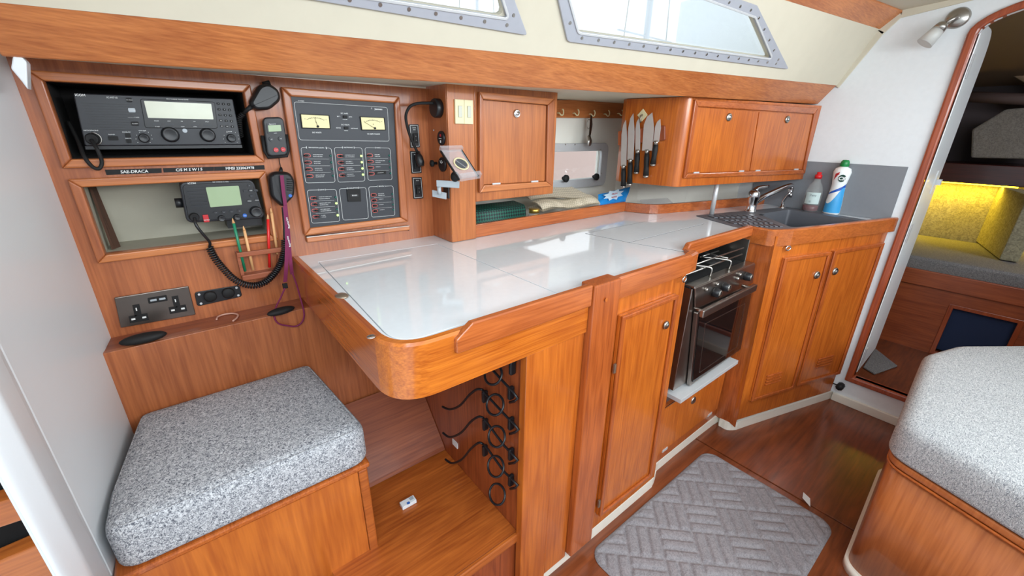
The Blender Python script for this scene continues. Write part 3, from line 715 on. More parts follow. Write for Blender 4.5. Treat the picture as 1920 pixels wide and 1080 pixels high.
bt = [(830, 300, 16), (848, 366, 20), (868, 452, 22), (728, 545, 28), (822, 527, 15), (828, 563, 15), (1188, 497, 0)]
for x, y, w_ in bt:
    u, v = RQ.px(*k1(x, y)); 
    if w_ == 0: ob('button', RQ.cyl(MB(), u, v, .0045, 0, .003), M['graym'], hf); continue
    ww = w_/3.43*.00083/RQ.W*1.15; hh = .0042/RQ.H
    ob('button', RQ.rbox(MB(), u-ww, v-hh, u+ww, v+hh, .0015, 0, .0025), M['blackm'] if w_ != 20 else M['graym'], hf)
for k in range(5):
    u, v = RQ.px(*k1(1010+k*81, 455+k*1.5)); ob('button', RQ.rbox(MB(), u-.027, v-.012, u+.027, v+.012, .001, .002, .0035), M['panelblk'], hf)
for r_ in range(5):
    for c in range(3):
        u, v = RQ.px(*k1(1402+c*34+r_*6, 324+r_*36+c*2)); 
        ob('key', RQ.rbox(MB(), u-.010, v-.022, u+.010, v+.022, .001, 0, .002), M['blackm'], hf)
tx = MB()
def pt(q, p, st, size, d=.0005, al='c', b=0):
    u, v = q.px(*p); q.text(tx, st, u, v, size, d, al, b)
pt(RQ, k1(515, 268), 'ICOM', .006, b=.02); pt(RQ, k1(720, 284), 'IC-M710', .0048); pt(RQ, k1(1140, 296), 'MF/HF MARINE TRANSCEIVER', .003)
pt(RQ, k1(832, 300), 'RX MENU', .0022, .0027); pt(RQ, k1(868, 452), 'ALARM', .003, .0027); pt(RQ, k1(585, 496), 'MICROPHONE', .0034); pt(RQ, k1(718, 521), 'POWER', .003); pt(RQ, k1(812, 506), 'SQUELCH', .003); pt(RQ, k1(824, 547), 'DIMMER', .0028); pt(RQ, k1(915, 497), 'VOLUME', .0032)
pt(RQ, k1(858, 411), 'TRANSMIT EMER', .0026); pt(RQ, k1(848, 366), 'POWER RESET', .002, .0027); pt(RQ, k1(1473, 503), 'CLARITY', .003)
for i, s_ in enumerate(('MODE', 'AGC', 'NB', 'CH', 'SPCH')): pt(RQ, k1(1006+i*81, 434+i*1.5), s_, .0028, .0022)
for i, s_ in ((0, 'TUNER'), (2, 'TUNE'), (3, 'SCAN')): pt(RQ, k1(1012+i*81, 471), s_, .0025, .0022)
kx, ky = 926, 545
for c_x, c_y, rad in ((926, 545, 52), (1486, 545, 50)):
    for k in range(9):
        a = R(140+k*32.5); u, v = RQ.px(*k1(c_x+rad*cos(a), c_y+rad*sin(a)*.85)); RQ.box(tx, u-.002, v-.005, u+.002, v+.005, .0002, .0006)
for r_ in range(5):
    for c in range(3): pt(RQ, k1(1402+c*34+r_*6, 324+r_*36+c*2), ['1', '2', '3', '4', '5', '6', '7', '8', '9', 'CE', '0', 'E', 'RX', 'TX', 'M'][r_*3+c], .0028, .0022)
ob('lettering', tx, M['print'], hf, label='white lettering')
pth = smooth_path([RQ.P(*RQ.px(*k1(595, 555)), .018), RQ.P(*RQ.px(*k1(640, 620)), .035), Y_(k1(655, 700), YB-.02), Y_(k1(635, 742), YB-.022), Y_(k1(590, 725), YB-.02), Y_(k1(540, 660), YB-.012), Y_(k1(500, 560), YB+.02), Y_(k1(440, 440), YB+.05)])
ob('microphone_cable', MB().tube(pth, .0035, 8), M['blackm'], hf)
# --- VHF
VQ = QP((V((0, YB-.02, 0)), V((0, 1, 0))), kk2(808, 110), kk2(1285, 92), kk2(1362, 340), kk2(858, 372))
vh = thing('marine_vhf_radio', 'compact black radio with green-grey display in the lower niche', 'radio', VQ.P(.5, 1, -.02))
ob('case', VQ.rbox(MB(), 0, 0, 1, 1, .012, -.06, 0), M['char'], vh, .003, seg=3)
ob('face_plate', VQ.rbox(MB(), .03, .05, .97, .95, .010, 0, .003), M['black'], vh, .001)
vd = VQ.sub(kk2(978, 140), kk2(1190, 130), kk2(1212, 252), kk2(1008, 268)); ob('display', vd.rbox(MB(), 0, 0, 1, 1, .002, .003, .0045), M['lcdg'], vh)
sl = MB()
for k in range(6):
    v = .14+k*.085; VQ.rbox(sl, .07+k*.004, v, .30, v+.03, .001, .003, .0055)
ob('speaker_slats', sl, M['charcoal'] if 'charcoal' in M else M['char'], vh)
knob(VQ, kk2(1300, 295), .0125, .018, vh); knob(VQ, kk2(1080, 338), .007, .014, vh); knob(VQ, kk2(1180, 330), .007, .014, vh); knob(VQ, kk2(905, 330), .009, .014, vh, 'blackm', 'microphone_plug')
u, v = VQ.px(*kk2(1229, 320)); ob('blue_button', VQ.cyl(MB(), u, v, .0045, .003, .006), M['blue'], vh, label='round blue button')
u, v = VQ.px(*kk2(980, 338)); ob('distress_cover', VQ.box(MB(), u-.035, v-.09, u+.035, v+.10, .003, .007), M['red'], vh, .001, label='red distress button cover')
for x, y in ((1045, 301), (1095, 298), (1145, 295), (1195, 290), (1258, 227), (1305, 222), (1258, 130), (1232, 163), (1268, 160), (1300, 160), (1272, 194)):
    u, v = VQ.px(*kk2(x, y)); ob('button', VQ.rbox(MB(), u-.028, v-.03, u+.028, v+.03, .002, .003, .006), M['char'], vh)
tx = MB(); pt(VQ, kk2(890, 116), 'ICOM', .006, b=.02); pt(VQ, kk2(1075, 106), 'VHF MARINE IC-M506', .0034)
for x, y, s_ in ((1258, 227, 'MENU'), (1305, 222, 'CLEAR'), (1229, 320, '16/C'), (985, 348, 'DISTRESS'), (1045, 301, '---'), (1095, 298, '---'), (1145, 295, '---'), (1195, 290, '---'), (1268, 160, 'ENT'), (1258, 130, '+'), (1272, 194, '-')): pt(VQ, kk2(x, y), s_, .003, .0073)
ob('lettering', tx, M['print'], vh, label='white lettering')
ob('mounting_bracket', MB().box((VQ.P(.5, 1).x, YB+.02, VQ.P(.5, 1).z-.027), (VQ.P(.98, 1).x, YB+.08, VQ.P(.5, 1).z+.003)), M['black'], vh)
ob('side_knob', MB().lathe([(.011, 0), (.011, .014)], VQ.P(0, .52, -.02), -VQ.eu, 12), M['black'], vh)
# niche loose strip
ob('foam_strip', MB().prism([(B[0]+.008, YB+.03, B[2]+.001), (B[0]+.018, YB+.05, B[2]+.001), (B[0]+.006, YB+.09, B[3]-.001), (B[0]+.002, YB+.06, B[3]-.001)], (.004, .004, 0)), pm('brown_worn_edge', (78, 52, 38), .9), None, 0, 'dark brown worn lining edge at the left of the lower niche', 'lining')
# --- coiled cord from VHF to fist microphone
cc = [kk2(x, y) for x, y in ((1003, 525), (1035, 590), (1085, 655), (1150, 722), (1220, 762), (1300, 772), (1370, 745), (1425, 690), (1465, 620), (1485, 545), (1485, 475))]
cp = smooth_path([Y_(p, YB-.022-.012*sin(pi*i/10)) for i, p in enumerate(cc)], 8)
def arclen(P):
    s_ = [0]
    for i in range(1, len(P)): s_.append(s_[-1]+(P[i]-P[i-1]).length)
    return s_
def coil(P, pitch, r, per=9):
    S = arclen(P); tot = S[-1]; n = int(tot/pitch*per); o = []; j = 0; nrm = V((0, 1, 0))
    for k in range(n+1):
        t = tot*k/n
        while j < len(S)-2 and S[j+1] < t: j += 1
        f = (t-S[j])/max(S[j+1]-S[j], 1e-9); p = P[j].lerp(P[j+1], f); T_ = (P[min(j+2, len(P)-1)]-P[max(j-1, 0)]).normalized()
        nrm = (nrm-T_*nrm.dot(T_)).normalized(); b = T_.cross(nrm); a = 2*pi*k/per
        o.append(p+nrm*r*cos(a)+b*r*sin(a))
    return o
ck = thing('coiled_cord', 'black coiled microphone cord looping under the lower radio', 'cord', cp[30])
ob('coil', MB().tube(coil(cp, .0055, .0070), .0022, 5), M['black'], ck)
ob('straight_lead', MB().tube(smooth_path([VQ.P(*VQ.px(*kk2(905, 332)), .012), VQ.P(*VQ.px(*kk2(915, 375)), .022), Y_(kk2(960, 440), YB-.04), Y_(kk2(1005, 495), YB-.03), cp[0]]), .0032, 8), M['black'], ck)
ob('straight_lead', MB().tube(smooth_path([cp[-1], Y_(kk2(1483, 380), YB-.02), Y_(kk2(1475, 270), YB-.02)]), .0030, 8), M['black'], ck)
# --- fist microphones and remote
def fistmic(lab, outline, y0, depth, extras, cable=None):
    P = [Y_(p, y0) for p in outline]; c = sum(P, V())/len(P); t = thing('fist_microphone', lab, 'microphone', c+V((0, depth, 0)), 'black fist microphones hung on the panel')
    pr = rpoly([V((p.x, p.z)) for p in P], .03, 6); mb = MB(); L = []
    for d_, y in ((.004, depth), (0, depth*.75), (0, depth*.35), (.003, depth*.12), (.007, 0)):
        L.append([(q.x, y0+y, q.y) for q in offs(pr, d_)])
    n = len(pr); vs = [p for r_ in L for p in r_]; fs = []
    for i in range(4):
        for k in range(n): k2 = (k+1) % n; fs.append((i*n+k, i*n+k2, (i+1)*n+k2, (i+1)*n+k))
    fs += [tuple(range(n))[::-1], tuple(4*n+k for k in range(n))]; mb.add(vs, fs, True); mb.sm[-1] = mb.sm[-2] = False
    ob('case', mb, M['black'], t); return t, c
t, c = fistmic('black fist microphone tilted beside the upper radio niche', [k1(1600, 318), k1(1665, 205), k1(1725, 185), k1(1800, 235), k1(1812, 300), k1(1740, 362), k1(1645, 368)], YB-.038, .030, 0)
ob('cable_boot', MB().tube([Y_(k1(1625, 335), YB-.02), Y_(k1(1590, 362), YB-.016), Y_(k1(1568, 385), YB-.01)], [.006, .0045, .003], 10), M['blackm'], t)
cl2 = [Y_(k1(x, y), YB-.004+.0*i) for i, (x, y) in enumerate(((1568, 385), (1548, 415), (1552, 460), (1560, 500), (1570, 540)))]
ob('coiled_lead', MB().tube(coil(smooth_path([p+V((0, .008+.01*i, 0)) for i, p in enumerate(cl2)], 6), .005, .0045), .0018, 5), M['blackm'], t)
ob('talk_key', MB().tube([Y_(k1(1690, 200), YB-.02), Y_(k1(1735, 190), YB-.02)], .006, 10), M['blackm'], t)
t, c = fistmic('black fist microphone with blue badge hanging behind the maroon lanyard', [kk2(1385, 70), kk2(1420, 42), kk2(1525, 45), kk2(1558, 100), kk2(1555, 200), kk2(1490, 265), kk2(1465, 265), kk2(1400, 205)], YB-.040, .030, 0)
for k in range(6):
    a, b = Y_(kk2(1500, 88+k*14), YB-.0405), Y_(kk2(1538-k, 90+k*14), YB-.0405); ob('grille_bar', MB().tube([a, b], .0011, 6), M['blackm'], t)
ob('hanger_clip', MB().tube([Y_(kk2(1462, 50), YB-.02), Y_(kk2(1464, 15), YB-.01)], [.006, .003], 8), M['blackm'], t)
ob('badge', MB().lathe([(.0045, 0), (.0045, .001)], Y_(kk2(1523, 195), YB-.040), (0, -1, 0), 6), M['blue'], t, label='small blue shield badge')
rq = QP((V((0, YB-.022, 0)), V((0, 1, 0))), k1(1680, 412), k1(1815, 408), k1(1850, 655), k1(1715, 665))
rm = thing('autopilot_remote', 'black handheld remote with small display and two red buttons', 'remote', rq.P(.5, 1, -.01))
ob('case', rq.rbox(MB(), 0, 0, 1, 1, .012, -.004, .012), M['black'], rm, .004, seg=3)
cr_ = MB(); cr_.tube([rq.P(-.06, .45, 0), rq.P(-.05, .85, 0), rq.P(.05, 1.01, 0), rq.P(.95, 1.01, 0), rq.P(1.06, .85, 0), rq.P(1.05, .45, 0)], .0045, 8); ob('cradle', cr_, M['blackm'], rm)
ob('display_bezel', rq.rbox(MB(), .14, .14, .86, .42, .004, .012, .014), M['char'], rm)
ob('display', rq.rbox(MB(), .2, .2, .80, .36, .001, .014, .0148), M['lcdg'], rm)
for u, v, mt in ((.28, .55, 'char'), (.72, .55, 'char'), (.42, .83, 'red'), (.76, .83, 'red')):
    ob('button', rq.cyl(MB(), u, v, .0055, .012, .015), M[mt], rm, label='red round button' if mt == 'red' else None)
tx = MB(); rq.text(tx, 'Raymarine', .42, .17, .0036, .0149, b if False else 'c'); rq.text(tx, '-1', .28, .55, .005, .0152); rq.text(tx, '+1', .72, .55, .005, .0152); rq.text(tx, 'STANDBY', .42, .83, .002, .0152); rq.text(tx, 'AUTO', .76, .83, .002, .0152); rq.text(tx, 'smart', .5, .40, .003, .0142)
ob('lettering', tx, M['print'], rm, label='white lettering')
ob('thin_cable', MB().tube([Y_(k1(1793, 668), YB-.008), Y_(k1(1797, 700), YB-.004), Y_(k1(1805, 735), YB-.006)], .001, 6), M['blackm'], rm)
# --- label strips
def strip(tlp, trp, brp, blp, st, lab, sz=.0085):
    q = QP((V((0, YB-.0005, 0)), V((0, 1, 0))), tlp, trp, brp, blp); t = thing('label_strip', lab, 'label', q.P(.5, 1), 'black engraved strips between the niches')
    ob('strip', q.box(MB(), 0, 0, 1, 1, 0, .0012), M['blackm'], t); tx = MB(); q.text(tx, st, .5, .5, sz, .0014, 'c', .02); ob('lettering', tx, M['print'], t, label='white lettering')
strip(k1(675, 748), k1(1038, 738), k1(1040, 768), k1(685, 782), 'SAE-DRACA', 'black strip lettered SAE-DRACA between the radio niches')
strip(k1(1048, 738), k1(1374, 729), k1(1374, 755), k1(1052, 766), 'C/S M S W I 5', 'black strip lettered C/S M S W I 5 between the radio niches')
strip(k1(1376, 729), k1(1698, 719), k1(1702, 746), k1(1376, 755), 'MMSI 232063978', 'black strip lettered MMSI 232063978 between the radio niches')
# --- switch panel
fo = [kk for kk in (k3(15, 75), k3(740, 135), k3(795, 900), k3(160, 985))]
spq = QP((V((0, YB-.006, 0)), V((0, 1, 0))), kp_(15, 45), kp_(785, 95), kp_(833, 945), kp_(160, 1025))
sp = thing('switchboard', 'black electrical switchboard in a teak frame, with two dials, rows of breakers and lit lamps', 'switchboard', spq.P(.5, 1)); pf = sp
fQ = QP((V((0, YB, 0)), V((0, 1, 0))), *fo); innr = [fQ.px(*p) for p in (kp_(15, 45), kp_(785, 95), kp_(833, 945), kp_(160, 1025))]
oc4 = [(0, 0), (1, 0), (1, 1), (0, 1)]
for i in range(4):
    j = (i+1) % 4; ob('moulding', fQ.poly(MB(), [oc4[i], oc4[j], innr[j], innr[i]], 0, .014), M['trimx'] if i % 2 == 0 else M['panel'], pf, .004, seg=3)
hb = QP((V((0, YB, 0)), V((0, 1, 0))), k3(170, 990), k3(798, 922), k3(803, 948), k3(175, 1026))
ob('hinge_bar', hb.box(MB(), 0, .1, 1, 1, 0, .016), M['trimx'], pf, .003); ob('piano_hinge', hb.box(MB(), .0, -.02, 1, .1, .003, .0165), M['steel'], pf)
ob('face', spq.box(MB(), -.01, -.01, 1.01, 1.01, -.005, .0), M['panelblk'], sp)
ln = MB(); tx = MB()
def rline(p0, p1, p2, p3, w_=.0007):
    q = spq.sub(p0, p1, p2, p3); q.frame(ln, 0, 0, 1, 1, w_, .006, .0001, .0006)
rline(kp_(42, 82), kp_(745, 125), kp_(760, 380), kp_(85, 370))
boxes = {'NAVIGATION LIGHTS': ((95, 425), (325, 430), (355, 688), (132, 693)), 'ELECTRONICS': ((345, 425), (555, 428), (578, 678), (375, 688)), 'PUMPS': ((575, 427), (765, 430), (782, 668), (600, 674)),
         'LIGHTS': ((142, 745), (362, 740), (390, 980), (178, 996)), 'CONSUMPTION': ((383, 735), (585, 725), (605, 958), (412, 972)), 'SERVICES': ((603, 720), (788, 713), (803, 935), (627, 950))}
BQ = {}
for k, b in boxes.items():
    rline(*[kp_(*p) for p in b]); q = spq.sub(*[kp_(*p) for p in b]); BQ[k] = q
    wd = len(k)*.0026; q.box(ln, .5-wd/q.W/2*1.15, -.03, .5+wd/q.W/2*1.15, .03, .0007, .0008)
    q.text(tx, k, .5, .0, .0040, .0012, 'c', .015)
    if k == 'CONSUMPTION': continue
ob('panel_lines', ln, M['print'], sp, label='thin white outlines')
# mask pieces behind headings
mk = MB()
for k, q in BQ.items(): wd = len(k)*.0028; q.box(mk, .5-wd/q.W/2, -.035, .5+wd/q.W/2, .035, .0008, .0010)
ob('heading_patch', mk, M['panelblk'], sp)
rows = {'NAVIGATION LIGHTS': (.22, .8, [('NAVIGATION LIGHTS', 'FEUX NAVIGATION', 0), ('ENGINE LIGHT', 'FEU DE HUNE', 0), ('ANCHOR LIGHT', 'FEU MOUILLAGE', 0), ('DECK FLOODLIGHT', 'ECLAIRAGE PONT', 0)], 'l'),
        'ELECTRONICS': (.24, .8, [('INSTRUMENTS LIGHTS', 'ECLAI. INSTRUMENTS', 1), ('INSTRUMENT 1', 'ELECTRONIQUE 1', 1), ('INSTRUMENT 2', 'ELECTRONIQUE 2', 1), ('INSTRUMENT 3', 'ELECTRONIQUE 3', 1)], 'r'),
        'PUMPS': (.23, .79, [('BILGE PUMPS', 'POMPES CALE', 0), ('WATER PRESSURE PUMPS', 'GROUPE EAU', 0), ('AUXILIARY 1', '', 0), ('WATERMAKER', '', 0)], 'l'),
        'LIGHTS': (.24, .8, [('STARBOARD CABINS LIGHTS', 'ECLAIRAGE CABINES TD', 0), ('SALOON CABINS LIGHTS', 'ECLAIRAGE CARRE', 1), ('PORT CABINS LIGHTS', 'ECLAIRAGE CABINES BD', 0), ('TV PRISES', '12V PLUGS', 1)], 'r'),
        'SERVICES': (.27, .8, [('REFRIGERATOR', 'REFRIGERATEUR', 0), ('AUXILIARY 2', '', 0), ('AUXILIARY 3', '', 0), ('AUXILIARY 4', '', 0)], 'l')}
for k, (v0, v1, rw, side) in rows.items():
    q = BQ[k]
    for i, (a, b, lit) in enumerate(rw):
        v = v0+(v1-v0)*i/3; u = .17
        mb = MB(); q.frame(mb, u-.0085/q.W, v-.0045/q.H, u+.0085/q.W, v+.0045/q.H, .0011, .0044, .0001, .0012); fo_ = ob('breaker', mb, M['coral'], sp, label='breaker switch in a coral outline')
        du = .004 if lit or k == 'LIGHTS' else -.004
        if k == 'SERVICES': du = 0
        tg = MB(); q.rbox(tg, u+du/q.W-.0045/q.W, v-.0022/q.H, u+du/q.W+.0045/q.W, v+.0022/q.H, .0015, .0001, .009); ob('toggle', tg, M['blackm'], fo_, .001)
        q.text(tx, a, .36, v-.025, .0026, .0003, 'l', .01)
        if b: q.text(tx, b, .36, v+.028, .0026, .0003, 'l', .01)
        if i < 3: q.box(ln if False else tx, .18, v+(v1-v0)/6-.002, .88, v+(v1-v0)/6+.002, .0001, .0004)
        ob('indicator_lamp', MB().ell(q.P(.94, v, .001), q.eu*.0031, q.ev*.0031, q.n*.0025, 12, 8), M['ledon'] if lit else M['ledoff'], sp, label='lit green lamp' if lit else None)
for (pa, nm) in (((((95, 178), (302, 188), (312, 282), (108, 277))), 'DC VOLTS'), (((543, 198), (715, 205), (725, 293), (555, 292)), 'DC AMPS CHARGE')):
    q = spq.sub(*[kp_(*p) for p in pa]); g = ob('gauge_dial', q.box(MB(), 0, 0, 1, 1, 0, .003), M['gauge'], sp, .0005, label='cream needle dial')
    gf = MB(); q.frame(gf, -.03, -.05, 1.03, 1.05, .0015, .001, 0, .004); ob('bezel', gf, M['blackm'], g)
    arcs = [q.P(.5+.38*sin(a), .62-.40*cos(a), .0032) for a in [R(-55+k*10) for k in range(12)]]; d_ = MB().tube(arcs, .0003, 4)
    for k in range(11): a = R(-50+10*k); d_.tube([q.P(.5+.38*sin(a), .62-.40*cos(a), .0032), q.P(.5+.42*sin(a), .62-.47*cos(a), .0032)], .0003, 4)
    q.text(d_, 'V' if nm == 'DC VOLTS' else 'A', .5, .55, .005, .0033)
    for k, s_ in enumerate(('8', '10', '12', '14', '16') if nm == 'DC VOLTS' else ('0', '20', '40', '60', '80')): q.text(d_, s_, .12+.19*k, .22+.05*abs(k-2), .0034, .0033)
    ob('scale', d_, M['blackm'], g)
    tip = (.47, .2) if nm == 'DC VOLTS' else (.1, .35); ob('needle', MB().tube([q.P(.55, .9, .0045), q.P(*tip, .0045)], .0004, 5), M['blackm'], g)
    ob('pivot', q.cyl(MB(), .55, .88, .0028, .003, .006), M['blackm'], g)
def spt(x, y, st, sz=.0034, b=.015): u, v = spq.px(*kp_(x, y)); spq.text(tx, st, u, v, sz, .0004, 'c', b)
spt(216, 314, 'DC VOLTS', .0048); spt(642, 325, 'DC AMPS CHARGE', .0044); spt(422, 171, 'DC AMPS', .0046); spt(430, 256, 'DC VOLTS', .0046); spt(380, 193, 'BAT 1'); spt(468, 197, 'BAT 2'); spt(427, 216, 'CHARGER', .0028); spt(378, 279, 'SERVICES', .0030); spt(498, 283, 'ELECTRONICS', .0030); spt(436, 300, 'ENGINE', .0028); spt(678, 138, 'Jeanneau', .0062, .03); spt(98, 77, 'SCHEIBER', .0034)
spt(627, 132, 'C', .005)
for x, y in ((427, 196), (435, 279)):
    u, v = spq.px(*kp_(x, y)); ob('selector_switch', spq.rbox(MB(), u-.02, v-.01, u+.02, v+.01, .001, 0, .004), M['blackm'], sp)
q = spq.sub(kp_(438, 740), kp_(540, 738), kp_(545, 830), kp_(448, 833)); c5 = ob('hour_counter', q.rbox(MB(), 0, 0, 1, 1, .001, 0, .004), M['blackm'], sp)
q.rbox(d_ := MB(), .22, .38, .82, .58, .0008, .004, .0046); ob('counter_window', d_, M['black'], c5); d_ = MB(); q.text(d_, '0 0 0 0', .52, .48, .0050, .0048, 'c', .02); ob('digits', d_, M['print'], c5)
q = spq.sub(kp_(650, 605), kp_(733, 600), kp_(735, 625), kp_(652, 630)); ob('tape_label', q.box(MB(), 0, 0, 1, 1, .0004, .0012), M['blackm'], sp); q.text(tx, 'WATERMAKER', .5, .5, .0028, .0014)
ob('lettering', tx, M['print'], sp, label='white lettering')
# --- three small rocker plates
for (a, b, lab, ws) in (((105, 252), (188, 430), 'black rocker switch plate, topmost of three right of the switchboard', 'WATER PRESS'), ((113, 453), (200, 622), 'black rocker switch plate, middle of three, with the flexible lamp head over it', 'FRIGO'), ((128, 648), (212, 812), 'black rocker switch plate, lowest of three right of the switchboard', 'BILGE')):
    sk = 8 if a[0] < 110 else 10
    q = QP((V((0, YB-.001, 0)), V((0, 1, 0))), k4(a[0], a[1]), k4(b[0]-12, a[1]), k4(b[0], b[1]-6), k4(a[0]+12, b[1])); t = thing('rocker_switch_plate', lab, 'switch', q.P(.5, 1), 'rocker plates right of the switchboard')
    ob('plate', q.rbox(MB(), 0, 0, 1, 1, .002, 0, .003), M['black'], t); e = MB(); q.frame(e, .08, .05, .92, .95, .0008, .0015, .003, .0034); ob('outline', e, M['print'], t)
    ob('rocker', q.rbox(MB(), .3, .38, .78, .8, .001, .003, .008), M['blackm'], t, .0015); e = MB(); q.text(e, ws.split()[0], .5, .15, .0034, .0035); 
    if ' ' in ws: q.text(e, ws.split()[1], .5, .23, .0034, .0035)
    q.text(e, 'o', .55, .5, .004, .0082); q.text(e, 'I', .55, .68, .004, .0082)
    ob('lettering', e, M['print'], t, label='white lettering')
for p in (k3(805, 935), k3(805, 955)): ob('screw_hole', MB().lathe([(.0018, 0), (.0018, .0008)], Y_(p, YB-.0005), (0, -1, 0), 8), M['blackm'], sp)
# --- sockets
q = QP((V((0, YB, 0)), V((0, 1, 0))), kk2(392, 848), kk2(868, 773), kk2(915, 955), kk2(435, 1040)); t = thing('mains_socket', 'dark nickel double mains socket plate with two USB ports', 'socket', q.P(.5, 1))
ob('plate', q.rbox(MB(), 0, 0, 1, 1, .002, 0, .006), M['plate'], t, .0015)
for uc, vc in ((.24, .62), (.77, .55)):
    m1 = MB(); q.box(m1, uc-.04, vc-.30, uc+.05, vc+.08, .006, .0072); q.box(m1, uc-.115, vc+.04, uc+.125, vc+.27, .006, .0072); so = ob('socket_face', m1, M['blackm'], t)
    for du, dv, w_, h_ in ((0, -.15, .008, .05), (-.065, .155, .025, .028), (.075, .155, .025, .028)): ob('contact_slot', q.box(MB(), uc+du-w_, vc+dv-h_, uc+du+w_, vc+dv+h_, .0072, .0078), M['print'], so)
us = ob('usb_ports', q.rbox(MB(), .41, .17, .67, .36, .002, .006, .0072), M['blackm'], t)
for u in (.44, .56): ob('port', q.box(MB(), u, .235, u+.085, .295, .0072, .0078), M['graym'], us)
q = QP((V((0, YB, 0)), V((0, 1, 0))), kk2(905, 815), kk2(1195, 768), kk2(1213, 840), kk2(925, 905)); t = thing('double_dc_socket', 'black plate with two capped round power sockets right of the mains socket', 'socket', q.P(.5, 1))
ob('plate', q.rbox(MB(), 0, 0, 1, 1, .006, 0, .004), M['black'], t, .001)
for u in (.31, .71): ob('cap', MB().lathe([(.0135, .004), (.0135, .010), (.011, .012), (0, .012)], q.P(u, .45), q.n, 24), M['blackm'], t)
for u, v in ((.09, .18), (.09, .84), (.92, .16), (.92, .82)): ob('screw', q.cyl(MB(), u, v, .0028, .004, .0055, 10), M['alul'], t)
# things on the ledge
ob('black_pouch', MB().ell(Z_((269, 634), ZL+.012), (.042, .0, 0), (0, .016, 0), (0, 0, .0115)), M['blackm'], None, 0, 'flat black oval pouch on the left end of the ledge', 'pouch')
ob('black_case', MB().ell(Z_((527, 583), ZL+.010), (.034, .004, 0), (0, .014, 0), (0, 0, .0095)), M['blackm'], None, 0, 'flat black case on the right end of the ledge behind the lanyard', 'case')
hk = [Z_(kk2(x, y), ZL+.003) for x, y in ((1050, 990), (1060, 972), (1100, 958), (1150, 952), (1185, 960), (1180, 980), (1155, 1000))]
ob('wire_hook', MB().tube(smooth_path(hk, 4), .0022, 6), pm('pinkish_wire', (206, 160, 142), .4), None, 0, 'bent pale pink wire hook on the ledge', 'hook')
# --- pencil rack
pr = thing('pencil_rack', 'small teak pencil rack with two slats below the lower radio', 'rack', Y_((490, 520), YB-.02))
def prail(a, b, c, d, y0, y1): q = QP((V((0, YB, 0)), V((0, 1, 0))), a, b, c, d); return q
q = prail(kk2(1168, 550), kk2(1470, 512), kk2(1470, 542), kk2(1172, 580), 0, 0); ob('slat', q.box(MB(), 0, 0, 1, 1, .018, .026), M['foot'], pr, .0015)
q = prail(kk2(1203, 695), kk2(1440, 655), kk2(1445, 690), kk2(1208, 728), 0, 0); ob('slat', q.box(MB(), 0, 0, 1, 1, .0, .026), M['foot'], pr, .0015)
q = prail(kk2(1168, 552), kk2(1188, 552), kk2(1225, 700), kk2(1203, 705), 0, 0); ob('end_bracket', q.box(MB(), 0, 0, 1, 1, .0, .017), M['foot'], pr)
q = prail(kk2(1438, 530), kk2(1458, 528), kk2(1450, 660), kk2(1430, 662), 0, 0); ob('end_bracket', q.box(MB(), 0, 0, 1, 1, .0, .017), M['foot'], pr)
for (a, b, mt, lab) in (((1150, 335), (1233, 680), 'green', 'green pencil leaning leftmost in the small teak rack'), ((1220, 385), (1285, 672), 'rawp', 'shorter natural wood pencil between the green and red pencils'), ((1378, 310), (1390, 655), 'redp', 'red pencil standing in the small teak rack'), ((1397, 270), (1440, 570), 'rawp', 'tall natural wood pencil right of the red pencil')):
    tip, end = Y_(kk2(*a), YB-.025), Y_(kk2(*b), YB-.012); ax = (end-tip).normalized(); t = thing('pencil', lab, 'pencil', end, 'pencils in the teak rack')
    ob('shaft', MB().tube([tip+ax*.014, end], .0036, 6), M[mt], t); ob('sharpened_tip', MB().tube([tip+ax*.0141, tip+ax*.002], [.0036, .0008], 8), M['rawp'], t); ob('lead', MB().tube([tip+ax*.003, tip], [.001, .0002], 6), M['blackm' if mt == 'rawp' else mt], t)
# --- lanyard
ly = thing('lanyard', 'maroon lanyard hanging over the lower fist microphone', 'lanyard', Y_((540, 600), YB-.05))
def rib(P, wv, yo): return [Y_(kk2(*p), YB-yo) for p in P]
a = rib([(1468, 64), (1478, 160), (1492, 262), (1505, 380), (1515, 480), (1520, 560), (1525, 620), (1535, 700)], 0, .048)
ob('strap', MB().ribbon(smooth_path(a, 4), V((.0085, .001, 0))), M['maroon'], ly)
b = rib([(1488, 262), (1500, 380), (1502, 500), (1498, 640), (1490, 750)], 0, .052); ob('strap', MB().ribbon(smooth_path(b, 4), V((.0095, .001, 0))), M['maroon'], ly)
q0 = Y_(kk2(1490, 775), YB-.055); ob('buckle', MB().box((q0.x-.006, q0.y-.003, q0.z-.007), (q0.x+.006, q0.y+.003, q0.z+.007)), M['blackm'], ly, .001)
lp = [kk2(x, y) for x, y in ((1535, 690), (1562, 760), (1590, 860), (1612, 950), (1600, 1005), (1560, 1034), (1500, 1030), (1445, 1015), (1420, 970), (1432, 910), (1462, 850), (1488, 790))]
ob('loop', MB().tube(smooth_path([Y_(p, YB-.095 if i in range(3, 9) else YB-.07) for i, p in enumerate(lp)], 4), .0022, 6), M['maroon'], ly)
tx = MB()
for (x, y, s_) in ((1513, 490, 'Raymarine'), (1507, 370, 'Raymarine')):
    o = Y_(kk2(x, y), YB-.0535); text(tx, s_, o, (-.08, 0, 1), (-1, 0, -.08), .0068, 'c', .01)
ob('lettering', tx, M['print'], ly, label='white lettering')

